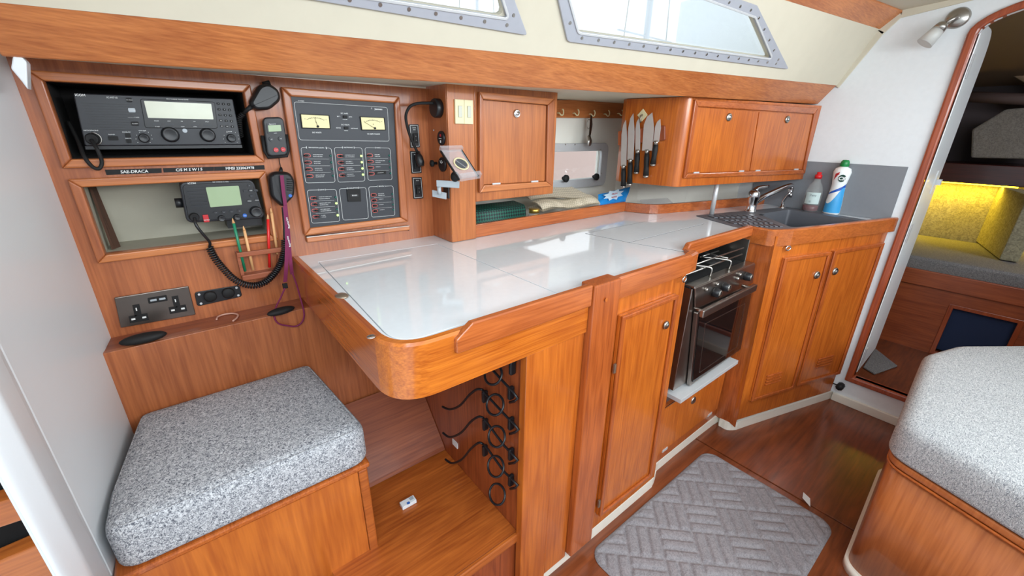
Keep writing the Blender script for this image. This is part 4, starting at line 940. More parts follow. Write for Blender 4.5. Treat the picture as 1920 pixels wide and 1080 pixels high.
# ================================================================== PILLAR AND ITS FITTINGS
XP0 = .655; XP1 = .748
pi_ = thing('teak_pillar', 'square teak pillar carrying the ivory light switches beside the middle cabinet', 'pillar', (.70, PY, CZ))
ob('front_board', MB().box((XP0+.001, PY, CZ+.001), (XP1, PY+.014, 1.362)), M['mid'], pi_, .002)
ob('side_board', MB().box((XP0, PY+.005, CZ+.001), (XP0+.012, YB+.001, 1.362)), M['panel'], pi_, .001)
q = QP((V((0, PY, 0)), V((0, 1, 0))), (851, 186), (885, 188), (885.5, 233), (852, 232)); t = thing('light_switch', 'ivory double light switch near the top of the teak pillar', 'switch', q.P(.5, 1))
for i in (0, 1):
    ob('plate', q.rbox(MB(), i*.5+.005, 0, i*.5+.495, 1, .001, 0, .006), M['ivory'], t, .001); ob('rocker', q.rbox(MB(), i*.5+.16, .25, i*.5+.36, .73, .001, .006, .009), pm('grey_rocker', (196, 196, 180), .4), t, .001)
# things on pillar's left side (plane X = XP0)
def xs(p, d=0): return X_(p, XP0-d)
def disc(p0, r, d0, d1, mb=None): return (mb or MB()).lathe([(r, d0), (r, d1*.8), (r*.9, d1)], p0, (-1, 0, 0), 24)
def sc(px, yf): o = xs(px); return V((XP0, yf, o.z))
fl_ = thing('flexible_lamp', 'black flexible-neck lamp plugged high on the side of the teak pillar', 'lamp', sc((825, 204), 1.165))
ob('base', disc(sc((825, 203), 1.160), .026, 0, .020), M['black'], fl_)
pp_ = [V((XP0-.018, 1.16, sc((825, 198), 1.16).z+.006))]+[Y_(k4(x, y), 1.17+.05*i/7) for i, (x, y) in enumerate(((240, 93), (170, 96), (115, 120), (85, 180), (92, 260), (120, 350), (160, 440), (172, 462)))]
ob('neck', MB().tube(smooth_path(pp_, 5), .0042, 10), M['blackm'], fl_)
ob('head', MB().tube([Y_(k4(172, 462), 1.222), Y_(k4(182, 500), 1.218), Y_(k4(192, 540), 1.215), Y_(k4(198, 568), 1.212)], [.006, .012, .013, .010], 14), M['black'], fl_)
for py, rr_, nm, lab in ((259, .020, 'battery_gauge', 'round black battery gauge on the pillar side, above the phone holder'), (308, .021, 'round_dial', 'round black dial on the pillar side behind the phone holder')):
    o = sc((830, py), 1.150); g = thing(nm, lab, 'gauge', o); ob('body', disc(o, rr_, 0, .007), M['black'], g); e = MB()
    if nm == 'battery_gauge':
        e.box((XP0-.0082, o.y-.005, o.z+.004), (XP0-.0072, o.y+.001, o.z+.011)); ob('mark', e, M['red'], g); e2 = MB(); e2.box((XP0-.0082, o.y-.004, o.z-.013), (XP0-.0072, o.y, o.z-.006)); e2.box((XP0-.0082, o.y-.007, o.z-.002), (XP0-.0072, o.y+.006, o.z-.0005)); ob('mark', e2, M['print'], g)
    else:
        for a in (60, 100, 140): e.tube([o+V((-.0078, .004*cos(R(a)), .004*sin(R(a)))), o+V((-.0078, .013*cos(R(a)), .013*sin(R(a))))], .0007, 5)
        ob('mark', e, M['print'], g)
o = sc((812, 305), 1.19); ob('battery_key', MB().lathe([(.004, 0), (.004, .012), (.010, .014), (.010, .020), (0, .022)], o, (-1, 0, 0), 16), M['blackm'], None, 0, 'small black turn key on the pillar side, left of the round dial', 'key switch')
ob('screw_cap', MB().lathe([(.0025, 0), (.002, .001)], sc((806, 244), 1.20), (-1, 0, 0), 10), M['graym'], pi_)
# phone holder
ph = thing('phone_holder', 'clear tilting phone holder on a grey arm fixed to the teak pillar', 'phone holder', Y_((830, 370), 1.10))
PQ = Q(Y_(k4(350, 445), 1.075), Y_(k4(500, 440), 1.06), Y_(k4(628, 640), 1.00), Y_(k4(490, 662), 1.02))
ob('cradle_plate', PQ.rbox(MB(), 0, 0, 1, 1, .003, -.004, 0), M['clearp'], ph, .001)
ob('side_edge', PQ.box(MB(), -.05, 0, 0, 1, -.010, 0), M['blackm'], ph); ob('side_edge', PQ.box(MB(), 1.0, 0, 1.04, 1, -.010, 0), M['blackm'], ph)
ob('top_jaw', PQ.rbox(MB(), -.05, -.06, 1.05, .04, .001, -.006, .014), M['clearp'], ph, .001); ob('bottom_jaw', PQ.rbox(MB(), -.02, .93, 1.08, 1.06, .001, -.006, .02), M['clearp'], ph, .001)
rg = [PQ.P(.52, .52, .002)+PQ.eu*(.018*cos(t))+PQ.ev*(.019*sin(t)) for t in [2*pi*k/24 for k in range(24)]]
ob('ring', MB().tube(rg, .0022, 8, True), M['ivory'], ph); ob('pad', MB().lathe([(.017, 0), (.017, .002)], PQ.P(.52, .52, 0), PQ.n, 24), pm('dark_grey_pad', (74, 76, 80), .6), ph)
aq = Q(Y_(k4(312, 672), 1.105), Y_(k4(484, 680), 1.06), Y_(k4(482, 732), 1.06), Y_(k4(314, 720), 1.105)); ob('arm', aq.box(MB(), 0, 0, 1, 1, -.008, 0), M['graym'], ph, .001)
ob('ball_joint', MB().ell(Y_(k4(452, 645), 1.07), (.013, 0, 0), (0, .013, 0), (0, 0, .015)), M['blackm'], ph)
aq = Q(Y_(k4(280, 745), 1.13), Y_(k4(385, 768), 1.10), Y_(k4(385, 816), 1.10), Y_(k4(282, 795), 1.13)); ob('bracket', aq.box(MB(), 0, 0, 1, 1, -.008, 0), M['graym'], ph, .001)
ob('pivot_pin', MB().tube([Y_(k4(332, 722), 1.10), Y_(k4(336, 775), 1.10)], .006, 12), M['graym'], ph)
o = sc((828, 355), 1.13); ob('wall_plate', MB().box((XP0-.006, 1.118, o.z-.022), (XP0-.0005, 1.148, o.z+.024)), M['black'], ph, .001)

# ================================================================== MIDDLE CABINET
mc = thing('middle_wall_cabinet', 'small square teak wall cabinet with one drop door beside the pillar', 'cabinet', (.95, PY, 1.06))
MQ = QP((V((0, PY-.001, 0)), V((0, 1, 0))), (894.5, 158), (1045, 172), (1039, 363.5), (896, 377.6))
MQ.c[0].x = MQ.c[3].x = XP1+.001; z0 = (MQ.c[2].z+MQ.c[3].z)/2; MQ.c[2].z = MQ.c[3].z = z0; MQ.c[0].z = MQ.c[1].z = 1.358; xr = (MQ.c[1].x+MQ.c[2].x)/2; MQ.c[1].x = MQ.c[2].x = xr
ob('carcass', MB().box((XP1+.001, PY+.001, z0), (xr, 1.30, 1.362)), M['mid'], mc, .002)
dfo = [MQ.px(*ks(*p)) for p in ((355, 118), (880, 168), (862, 775), (357, 822))]; dfi = [MQ.px(*ks(*p)) for p in ((380, 172), (832, 212), (822, 745), (387, 770))]
for i in range(4):
    j = (i+1) % 4; ob('moulding', MQ.poly(MB(), [dfo[i], dfo[j], dfi[j], dfi[i]], 0, .012), M['trimx'] if i % 2 == 0 else M['panel'], mc, .003, seg=3)
dd = MQ.sub(*[ks(*p) for p in ((384, 178), (828, 216), (818, 742), (390, 767))]); dr = ob('door', dd.box(MB(), 0, 0, 1, 1, 0, .005), M['mid'], mc, .001)
u, v = dd.px(*ks(620, 272)); ob('push_knob', MB().lathe([(.013, .005), (.013, .008), (.0095, .012), (.0085, .010), (.006, .014), (0, .015)], dd.P(u, v), dd.n, 22), M['chrome'], dr)
for p in ((478, 764), (745, 744)): u, v = dd.px(*ks(*p)); ob('hinge', dd.box(MB(), u-.06, .985, u+.06, 1.01, .004, .0085), M['alul'], dr)

# ================================================================== HULL RECESS
YH = 1.38
hw = MB(); PH = [(.60, YH), (1.80, YH), (1.86, 1.28), (2.05, 1.12), (XB, 1.0)]
# hull wall with porthole hole
PLQ = QP((V((0, YH, 0)), V((0, 1, 0))), (985, 262), (1134, 268), (1134, 348), (985, 358))
HX0, HX1 = PLQ.c[0].x, (PLQ.c[1].x+PLQ.c[2].x)/2; gz1 = (Y_((1100, 283), YH)).z; gz0 = Y_((1100, 334), YH).z; gx1 = Y_((1122, 308), YH).x; gx0 = HX0+.02
for (a, b) in ((0, 1), (1, 2), (2, 3), (3, 4)):
    (x0, y0), (x1, y1) = PH[a], PH[b]
    if a == 0:
        for X0, X1, Z0, Z1 in ((x0, gx0, .8, 1.4), (gx1, x1, .8, 1.4), (gx0, gx1, .8, gz0), (gx0, gx1, gz1, 1.4)): hw.box((X0, YH, Z0), (X1, YH+.02, Z1))
    else: hw.prism([(x0, y0, .8), (x1, y1, .8), (x1+.02, y1+.02, .8), (x0+.02, y0+.02, .8)], (0, 0, .6))
struct('wall_hull', hw, M['hull'])
struct('floor_recess', MB().prism([(.665, 1.13, .868), (1.60, 1.13, .868), (1.64, 1.03, .868), (XB, .86, .868), (XB, 1.45, .868), (.665, 1.45, .868)], (0, 0, .012)), M['hull'])
p3 = bpy.data.objects.new('window_3', None); COL.objects.link(p3); p3.location = (HX0, YH, gz0); p3['kind'] = 'structure'
fx1 = HX1; fz1 = Y_((1100, 268), YH).z; fz0 = Y_((1100, 350), YH).z
O = [(p.x, YH, p.y) for p in rpoly([V((HX0-.01, fz0)), V((fx1, fz0)), V((fx1, fz1)), V((HX0-.01, fz1))], .035, 6)]; I = [(p.x, YH, p.y) for p in rpoly([V((gx0, gz0)), V((gx1, gz0)), V((gx1, gz1)), V((gx0, gz1))], .014, 6)]
pf3 = ob('porthole_frame', MB().ring(O, I, (0, -.016, 0)), M['alul'], p3, .004, seg=3)
ob('pane', MB().box((gx0, YH+.004, gz0), (gx1, YH+.008, gz1)), M['glass'], p3)
for px_ in ((1055, 334), (1112, 331)): ob('clamp_knob', MB().lathe([(.007, 0), (.007, .012), (.0165, .016), (.0165, .026), (.012, .030), (0, .030)], Y_(px_, YH-.014), (0, -1, 0), 20), M['blackm'], pf3)
for px_ in ((1126, 281), (1127, 325), (1060, 271), (1078, 271)): ob('screw', MB().lathe([(.003, 0), (.003, .0015)], Y_(px_, YH-.016), (0, -1, 0), 10), M['steel'], pf3)
# outside: pale pinkish boat side seen through porthole
ob('pontoon', MB().box((.3, 3.2, -.6), (4.2, 4.4, 1.05)), pm('pinkish_pontoon', (226, 196, 184), .8), None, .02, 'pale pinkish pontoon side seen through the porthole', 'pontoon')
# fiddle strip behind worktop
st = MB(); SP = [(.749, 1.125), (1.575, 1.140), (1.600, 1.085), (1.635, 1.035), (1.70, 1.005), (2.0, .935), (XB, .858)]
SPs = [V((a, b, 0)) for a, b in SP]
fs_ = thing('fiddle_strip', 'low red teak strip along the back of the white worktop', 'rail', (1.2, 1.12, CZ))
ob('strip_length', MB().prism([SPs[0], SPs[1], SPs[1]+V((.0, .016, 0)), SPs[0]+V((0, .016, 0))], (0, 0, 0.046)).__class__() if False else MB().prism([p+V((0, 0, CZ+.0005)) for p in (SPs[0], SPs[1], SPs[1]+V((0, .016, 0)), SPs[0]+V((0, .016, 0)))], (0, 0, .044)), M['fiddle'], fs_, .002)
sm = smooth_path([p+V((0, 0, CZ+.0005)) for p in SPs[1:]], 4); oo = [p for p in sm]; rev = [p+V((.006, .015, 0)) for p in sm]
mb = MB(); n = len(sm); vs = []
for p, q_ in zip(oo, rev): vs += [p, p+V((0, 0, .040)), q_+V((0, 0, .040)), q_]
fs2 = [(4*i+j, 4*i+4+j, 4*i+4+(j+1) % 4, 4*i+(j+1) % 4) for i in range(n-1) for j in range(4)]+[(0, 1, 2, 3), tuple(4*(n-1)+j for j in (3, 2, 1, 0))]
mb.add(vs, fs2); ob('strip_length', mb, M['fiddle'], fs_, .001)
# hook rail
hq = QP((V((0, YH-.02, 0)), V((0, 1, 0))), (1040, 195), (1187, 197), (1183, 222), (1040, 220.5)); hr = thing('hook_rail', 'teak rail with five cream cup hooks above the porthole', 'rail', hq.P(.5, 1))
ob('board', hq.box(MB(), 0, -.3, 1, 1, -.018, 0), M['trimx'], hr, .001)
for i, (x, y) in enumerate(((1049, 212), (1078, 212.5), (1108.5, 214), (1136, 214), (1161.5, 213))):
    o = hq.P(*hq.px(x-4, y)); P = [o, o+V((0, -.012, 0)), o+V((.006, -.018, -.008)), o+V((.014, -.020, -.006)), o+V((.017, -.020, .004)), o+V((.014, -.020, .012)), o+V((.008, -.020, .015))]
    ob('cup_hook', MB().tube(smooth_path(P, 4), .0026, 8), M['ivory'], hr)
# hanging measuring spoons
o = Y_((1108, 220), YH-.045); sp_ = thing('measuring_spoons', 'steel measuring spoons hanging from the middle cup hook', 'spoons', o)
e = Y_((1105, 263), YH-.05)
for dx in (-.006, .0, .007):
    ob('spoon', MB().ribbon([o+V((dx*.2, 0, .008)), o+V((dx, -.003, -.03)), e+V((dx*.4, 0, .02))], V((.007, 0, 0)), .0015).ell(e+V((dx*.6, dx, -.002+dx)), (.014, 0, 0), (0, .007, 0), (0, 0, .018)), M['steel'], sp_)
lpp = [o+V((-.004+.010*cos(t)-.008, 0, -.028+.020*sin(t))) for t in [2*pi*k/16 for k in range(16)]]; ob('key_ring', MB().tube(lpp, .0014, 6, True), M['steel'], sp_)
# items on the recess shelf
gm = thing('green_mesh_roll', 'folded dark green mesh mat under the middle cabinet', 'mat', (.9, 1.19, .88))
gz = Z_((896, 390), CZ); gr2 = MB(); prof = rpoly([V((1.15, .881)), V((1.27, .881)), V((1.25, .99)), V((1.165, .982))], .02, 5)
gr2.prism([(.756, p.x, p.y) for p in prof], (.245, 0, 0), True); ob('roll', gr2, M['meshg'], gm)
jr = thing('storage_jar', 'small clear glass jar with gold lid under the middle cabinet', 'jar', (1.055, 1.19, .88))
jx = Y_((1002, 385), 1.19).x
ob('glass_body', MB().lathe([(.020, .0), (.023, .004), (.023, .05), (.019, .056), (.019, .062)], (jx, 1.19, .8805), (0, 0, 1), 20), M['clearp'], jr); ob('lid', MB().lathe([(.021, .062), (.021, .076), (.018, .078), (0, .078)], (jx, 1.19, .8805), (0, 0, 1), 20), M['gold'], jr)
fm_ = thing('folded_mesh_mat', 'cream non-slip mesh folded on the shelf below the porthole', 'mat', (1.3, 1.2, .88))
cl = MB(); nx, ny = 26, 9
def cloth(x0, x1, y0, y1, zf, name):
    mb = MB(); vs = []
    for j in range(ny):
        for i in range(nx):
            a, b = i/(nx-1), j/(ny-1); vs.append((x0+(x1-x0)*a, y0+(y1-y0)*b+.008*sin(a*5), zf(a, b)))
    top = [(j*nx+i, j*nx+i+1, (j+1)*nx+i+1, (j+1)*nx+i) for j in range(ny-1) for i in range(nx-1)]
    mb.add(vs, top, True); mb.add([V(v)-V((0, 0, .003)) for v in vs], [tuple(reversed(f)) for f in top], True); return ob(name, mb, M['beige'], fm_)
xa = Y_((1015, 390), 1.15).x; xc = Y_((1128, 385), 1.15).x
cloth(xa+.02, xc, 1.165, 1.23, lambda a, b: .978-.02*(1-b)**3+.006*sin(a*9)-.012*a*(1-b), 'fold')
cloth(xa-.01, xc-.02, 1.20, 1.32, lambda a, b: .985+.03*b+.01*sin(a*4+1), 'fold')
cloth(xa+.02, xc-.01, 1.160, 1.25, lambda a, b: .952+.004*sin(a*9), 'fold')
gb = ob('clear_bag', MB().ell((xa-.015, 1.18, .908), (.05, .01, 0), (0, .03, 0), (0, 0, .026)), M['clearp'], None, 0, 'crumpled clear plastic bag beside the glass jar', 'bag')
# blue pouch
bq = Q(Y_(ks(1195, 838), 1.21), Y_(ks(1425, 782), 1.21), Y_(ks(1385, 895), 1.165), Y_(ks(1205, 915), 1.165)); bp_ = thing('blue_sweets_bag', 'bright blue plastic packet standing on the shelf right of the cream mesh', 'packet', bq.P(.5, 1))
mb = MB(); n = 14; vs = []
for s_ in (1, -1):
    for j in range(n):
        for i in range(n):
            a, b = i/(n-1), j/(n-1); vs.append(bq.P(a, b, s_*.013*(sin(pi*a)*sin(pi*b))**.6+.002*sin(a*17+b*9)))
g_ = [(j*n+i, j*n+i+1, (j+1)*n+i+1, (j+1)*n+i) for j in range(n-1) for i in range(n-1)]
mb.add(vs, g_+[tuple(n*n+k for k in reversed(f)) for f in g_], True); ob('packet_body', mb, M['bag'], bp_)
sb9 = MB(); n9 = 16
sb9.add([bq.P(.42, .45, .0158)]+[bq.P(.42+(.36 if k % 2 else .24)*cos(2*pi*k/n9), .45+(.42 if k % 2 else .28)*sin(2*pi*k/n9), .0156) for k in range(n9)], [(0, 1+k, 1+(k+1) % n9) for k in range(n9)]); ob('sunburst_print', sb9, pm('pale_blue_print', (206, 230, 246), .35), bp_, label='pale starburst print')
tx = MB(); bq.text(tx, 'FRESH', .45, .38, .014, .0165, 'c', .02); bq.text(tx, 'WIPES', .45, .62, .014, .0165, 'c', .02); ob('lettering', tx, M['red'], bp_, label='red lettering')
# clear tray lying by the corner
o = Z_((1240, 378), .93); ct = ob('clear_tray', MB().prism([(o.x-.09, o.y-.01, .885), (o.x+.10, o.y-.05, .885), (o.x+.11, o.y+.04, .93), (o.x-.06, o.y+.08, .93)], (0, -.002, .004)), M['clearp'], None, .001, 'sheet of clear rigid plastic lying behind the strip below the knives', 'tray')

# ================================================================== UPPER RIGHT CABINET
a0 = V((XB, .715)); az = R(-11.8); dirU = V((cos(az), sin(az)))
UP = (V((a0.x, a0.y, 0)), V((-sin(az), cos(az), 0)))
uq = QP(UP, (1300, 180), (1537, 195.6), (1503, 336), (1274, 350)); zb = (uq.c[2].z+uq.c[3].z)/2
uc = thing('double_door_cabinet', 'teak wall cabinet with two drop doors above the sink', 'cabinet', uq.P(.5, 1))
zt_ = 1.362
FC = uq.c[3]; FR = uq.c[2]
FRx = V((XB-.001, FR.y+(XB-FR.x)*math.tan(az))); FLx = V((FC.x, FC.y))
sb0 = pl((1249, 349), (0, 0, zb), (0, 0, 1)); sback = pl((1159.6, 340), (0, 0, zb), (0, 0, 1))
side = V((sback.x, sback.y)); k_ = V((sb0.x, sb0.y))
car = rpoly([FRx, FLx, k_, side, V((side.x+.05, side.y+.05)), V((FRx.x, FRx.y+.2))], [0, .0, 0, 0, 0, 0], 3)
corner = rpoly([FRx, FLx+(FLx-FRx).normalized()*.02, k_+(k_-side).normalized()*.0, side], [0, .03, .015, 0], 8)
pl2 = [V((p.x, p.y)) for p in corner]+[V((side.x+.02, side.y+.03)), V((FRx.x, FRx.y+.19))]
cmb = MB().prism([(p.x, p.y, zb) for p in pl2], (0, 0, zt_-zb), True); cb_ = ob('carcass', cmb, M['door'], uc)
es = cb_.modifiers.new('es', 'EDGE_SPLIT'); es.split_angle = R(30)
UF = Q(V((FLx.x, FLx.y, zt_)), V((FRx.x, FRx.y, zt_)), V((FRx.x, FRx.y, zb)), V((FLx.x, FLx.y, zb)))
fo_ = [UF.px(*k5(*p)) for p in ((530, 88), (1292, 140), (1210, 548), (460, 576))]; fi_ = [UF.px(*k5(*p)) for p in ((548, 132), (1268, 178), (1200, 522), (484, 546))]
for i in range(4):
    j = (i+1) % 4; ob('moulding', UF.poly(MB(), [fo_[i], fo_[j], fi_[j], fi_[i]], 0, .010), M['fiddle'] if i % 2 == 0 else M['post'], uc, .003, seg=3)
for pts_, kn, hg in ((((550, 136), (928, 164), (870, 530), (488, 543)), (742, 198), ((540, 541), (820, 531))), (((934, 165), (1264, 182), (1198, 520), (876, 530)), (1104, 212), ((922, 527), (1160, 519)))):
    dd = UF.sub(*[k5(*p) for p in pts_]); dr = ob('door', dd.box(MB(), 0, 0, 1, 1, 0, .005), M['door'], uc, .001)
    u, v = dd.px(*k5(*kn)); ob('push_knob', MB().lathe([(.015, .005), (.015, .008), (.011, .012), (.009, .010), (.006, .014), (0, .015)], dd.P(u, v), dd.n, 22), M['steel'], dr)
    for h_ in hg: u, v = dd.px(*k5(*h_)); ob('hinge', dd.box(MB(), u-.04, .985, u+.04, 1.01, .004, .008), M['alul'], dr)
# knife side
kd = (k_-side).normalized(); kn3 = V((kd.y, -kd.x, 0)); KP = (V((side.x, side.y, zb)), V((kn3.x, kn3.y, 0)))
kq = QP(KP, (1161, 246), (1249, 235), (1249, 263), (1161, 273)); kq.n = kn3 if kn3.dot(CAM-kq.c[0]) > 0 else -kn3
ob('magnetic_strip', kq.rbox(MB(), 0, 0, 1, 1, .005, .0, .012), M['knee'], None, .003, 'dark teak magnetic strip holding five knives', 'knife rack')
kl = (((105, 215), (97, 500), (95, 635), 10, 'long narrow carving knife, leftmost on the teak strip'), ((150, 175), (140, 462), (133, 622), 11, 'long bread knife, second from the left on the strip'), ((187, 205), (185, 405), (176, 548), 8, 'medium slim knife in the middle of the strip'), ((262, 170), (243, 405), (235, 572), 17, 'broad chef knife, widest blade on the strip'), ((318, 210), (300, 350), (278, 500), 9, 'small paring knife, rightmost on the strip'))
for tip, gd, en, wd, lab in kl:
    Tp, G, E_ = [pl(k5(*p), KP[0]+kq.n*.014, KP[1]) for p in (tip, gd, en)]
    t = thing('kitchen_knife', lab, 'knife', E_, 'knives on the magnetic strip'); ax = (Tp-G).normalized(); sd_ = ax.cross(kq.n).normalized(); sd_ = sd_ if sd_.dot(_rt) > 0 else -sd_; L = (Tp-G).length; w2 = wd*.00125
    ob('blade', MB().prism([G+sd_*w2, G-sd_*w2, G-sd_*w2*1.0+ax*L*.7, G-sd_*w2*.5+ax*L*.9, Tp+sd_*w2*.4, G+sd_*w2+ax*L*.6][::1], kq.n*.002), M['blade'], t)
    hx = (E_-G); hd = hx.normalized(); hw_ = .0095
    ob('bolster', MB().tube([G-hd*.004, G+hd*.010], .0085, 10), M['steel'], t)
    ob('handle', MB().tube([G+hd*.010, G+hd*.03, G+hx*.6, G+hx*.93], [.0085, .0105, .0095, .0115], 10), M['blackm'], t); ob('end_cap', MB().tube([G+hx*.93, E_], [.0115, .010], 10), M['steel'], t)
o = pl(k5(215, 185), KP[0]+kq.n*.001, KP[1]); ud = V((0, 0, 1)); sd_ = V((kd.x, kd.y, 0)); ch = thing('adhesive_hook', 'cream diamond shaped adhesive hook above the knives', 'hook', o)
ob('diamond', MB().prism([o+sd_*.022, o+ud*.024, o-sd_*.022, o-ud*.024], kq.n*.004), M['ivory'], ch, .003); ob('hook', MB().tube([o+kq.n*.004, o+kq.n*.014-ud*.004, o+kq.n*.016-ud*.018, o+kq.n*.010-ud*.026], .004, 8), M['brass'], ch)

# ================================================================== SINK AREA
skx = thing('kitchen_sink', 'charcoal composite sink with ribbed drainer at the right end', 'sink', (1.9, .6, CZ))
vv, ff = holed(sinkout, [bowlp]); sm_ = MB(); zt2 = CZ+.003
sm_.add([(p.x, p.y, zt2) for p in vv], ff)
n = len(sinkout); sm_.add([(p.x, p.y, zt2) for p in sinkout]+[(p.x, p.y, CZ-.01) for p in sinkout], [(i, (i+1) % n, n+(i+1) % n, n+i) for i in range(n)])
ob('rim', sm_, M['sink'], skx)
n = len(bowlp); bb = offs(bowlp, .015); bm_ = MB(); bm_.add([(p.x, p.y, zt2) for p in bowlp]+[(p.x, p.y, CZ-.15) for p in bb], [(i, n+i, n+(i+1) % n, (i+1) % n) for i in range(n)]+[tuple(range(n, 2*n))], True); bo = ob('bowl', bm_, M['sink'], skx)
cx = sum((p.x for p in bowlp))/n; cy = sum((p.y for p in bowlp))/n; ob('drain', MB().lathe([(.022, 0), (.022, .004), (.016, .003), (0, .003)], (cx, cy, CZ-.149), (0, 0, 1), 20), M['steel'], skx)
# drainer ribs between left corner and bowl
d0, d1, d2, d3 = z9(1322, 406), z9(1416, 404), z9(1474, 428), z9(1396, 428)
for r_ in range(4):
    for c in range(8):
        a, b = (c+.15+.25*(r_ % 2))/8.6, (r_+.15)/4; q_ = lambda u, v: (d0*(1-u)+d1*u)*(1-v)+(d3*(1-u)+d2*u)*v
        P = [q_(a, b), q_(a+.075, b), q_(a+.075, b+.19), q_(a, b+.19)]; ob('rib', MB().prism([(p.x, p.y, zt2) for p in P], (0, 0, .004)), M['sink'], skx, .001)
o = z9(1420, 404); ob('overflow', MB().box((o.x-.0, o.y-.02, zt2), (o.x+.022, o.y-.005, zt2+.001)), M['blackm'], skx)
# mixer tap
tp = thing('mixer_tap', 'chrome single lever mixer tap swung over the sink', 'tap', Z_((1407, 397), CZ))
o = Z_((1407, 397), CZ+.001); ob('body', MB().lathe([(.026, 0), (.024, .006), (.020, .012), (.021, .055), (.024, .062), (.024, .088), (.018, .096), (0, .098)], o, (0, 0, 1), 24), M['chrome'], tp)
tz = o.z; spz = [o+V((0, 0, .04))]
tip = pl((1481, 351), (0, 0, tz+.125), (0, 0, 1)) if False else Y_((1481, 351), o.y-.06)
dd_ = tip-o; ob('spout', MB().tube(smooth_path([o+V((.01, 0, .035)), o+dd_*.3+V((0, 0, .035)), o+dd_*.75+V((0, 0, .020)), tip+V((0, 0, .006)), tip+V((.008, -.003, -.004)), tip+V((.009, -.003, -.022))], 6), [.014]*1+[.0125]*29+[.0135]*1, 12), M['chrome'], tp)
ob('lever', MB().tube(smooth_path([o+V((0, 0, .095)), o+V((.02, -.005, .108)), o+V((.085, -.02, .112))], 4), [.016, .014, .012, .010, .009, .008, .0075, .007, .006], 10), M['chrome'], tp)
t2 = thing('pump_tap', 'small slim chrome tap behind the mixer tap at the splashback', 'tap', Z_((1466, 391), CZ)); o = Z_((1466, 390), CZ+.001); tip = Y_((1483, 360), o.y-.02)
ob('base', MB().lathe([(.016, 0), (.014, .005), (.007, .010), (.007, .02)], o, (0, 0, 1), 16), M['chrome'], t2)
ob('spout', MB().tube(smooth_path([o, o+V((0, 0, .035)), tip+V((-.02, 0, -.008)), tip+V((0, 0, .0)), tip+V((.004, 0, -.02))], 5), .0065, 10), M['chrome'], t2); ob('nozzle', MB().lathe([(.009, 0), (.009, .022)], tip+V((.004, 0, -.026)), (0, 0, 1), 12), M['chrome'], t2)
o = Z_((1334, 402), CZ+.001); e = Y_((1342, 346), o.y); zt3 = zb if False else 1.05
ob('support_tube', MB().tube([o, V((o.x, o.y, 1.062))], .0095, 14), M['alul'], None, 0, 'upright aluminium tube between worktop and wall cabinet', 'tube')
# splashback
sq_ = [X_(p, XB-.0005) for p in ((1513.4, 302), (1701, 313), (1672, 412), (1469, 387))]; zt4 = (sq_[0].z+sq_[1].z)/2; ysp = (sq_[1].y+sq_[2].y)/2
ob('splashback', MB().box((XB-.004, ysp, CZ+.001), (XB-.0003, .93, zt4)), M['grey'], None, .0005, 'plain grey splashback panel on the white bulkhead', 'splashback')
# soap bottle
o = Z_((1517, 396), CZ+.001); s1 = thing('dish_soap_bottle', 'clear soap bottle with red cap and a little ruby liquid', 'bottle', o)
o.x = min(o.x, XB-.035); 
sc_ = 1.0
ob('body', MB().lathe([(.028, 0), (.033, .005), (.034, .06), (.033, .09), (.026, .118), (.015, .135), (.012, .15)], o, (0, 0, 1), 24), pm('soap_bottle_plastic', (200, 204, 202), .1, alpha=.22), s1)
ob('liquid', MB().lathe([(.026, .003), (.031, .008), (.032, .030), (0, .030)], o, (0, 0, 1), 24), M['soap'], s1)
ob('cap', MB().lathe([(.014, .150), (.014, .166), (.009, .168), (.009, .178), (0, .179)], o, (0, 0, 1), 18), M['capred'], s1)
vd = (V((CAM.x, CAM.y, 0))-V((o.x, o.y, 0))).normalized(); vs_ = V((-vd.y, vd.x, 0)); lm = MB(); nn = 10; vs = []
for j in range(2):
    for i in range(nn+1):
        t_ = R(-50+100*i/nn); vs.append(o+vd*(.0348*cos(t_))+vs_*(.0348*sin(t_))+V((0, 0, .038+.052*j)))
lm.add(vs, [(i, i+1, nn+2+i, nn+1+i) for i in range(nn)], True); ob('label_sheet', lm, M['labelg'], s1)
tx = MB(); text(tx, 'Fairy', o+vd*.0365+V((0, 0, .078)), vs_, (0, 0, 1), .012); tx.box((0, 0, 0), (0, 0, 0)) if False else None
for k in range(3): text(tx, 'lllllllll', o+vd*.0358+vs_*-.008+V((0, 0, .052-.003*k)), vs_, (0, 0, 1), .004)
ob('lettering', tx, pm('grey_print', (96, 110, 112), .5), s1, label='grey lettering')
# cream cleaner bottle
o = Z_((1562, 399), CZ+.001); o.x = min(o.x, XB-.03); s2 = thing('cream_cleaner_bottle', 'white and blue cleaner bottle with green cap against the grey splashback', 'bottle', o)
prof = [(.028, 0), (.032, .006), (.031, .05), (.027, .10), (.026, .13), (.031, .165), (.033, .185), (.028, .20), (.014, .207), (.014, .212)]
ob('body', MB().lathe(prof, o, (0, 0, 1), 28), M['bottlew'], s2); ob('cap', MB().lathe([(.015, .208), (.017, .212), (.016, .228), (.011, .236), (0, .237)], o, (0, 0, 1), 18), M['capgrn'], s2)
vd = (V((CAM.x, CAM.y, 0))-V((o.x, o.y, 0))).normalized(); vs_ = V((-vd.y, vd.x, 0))
def rad(z):
    for (r0, z0_), (r1, z1_) in zip(prof, prof[1:]):
        if z0_ <= z <= z1_: return r0+(r1-r0)*(z-z0_)/max(z1_-z0_, 1e-6)
    return .03
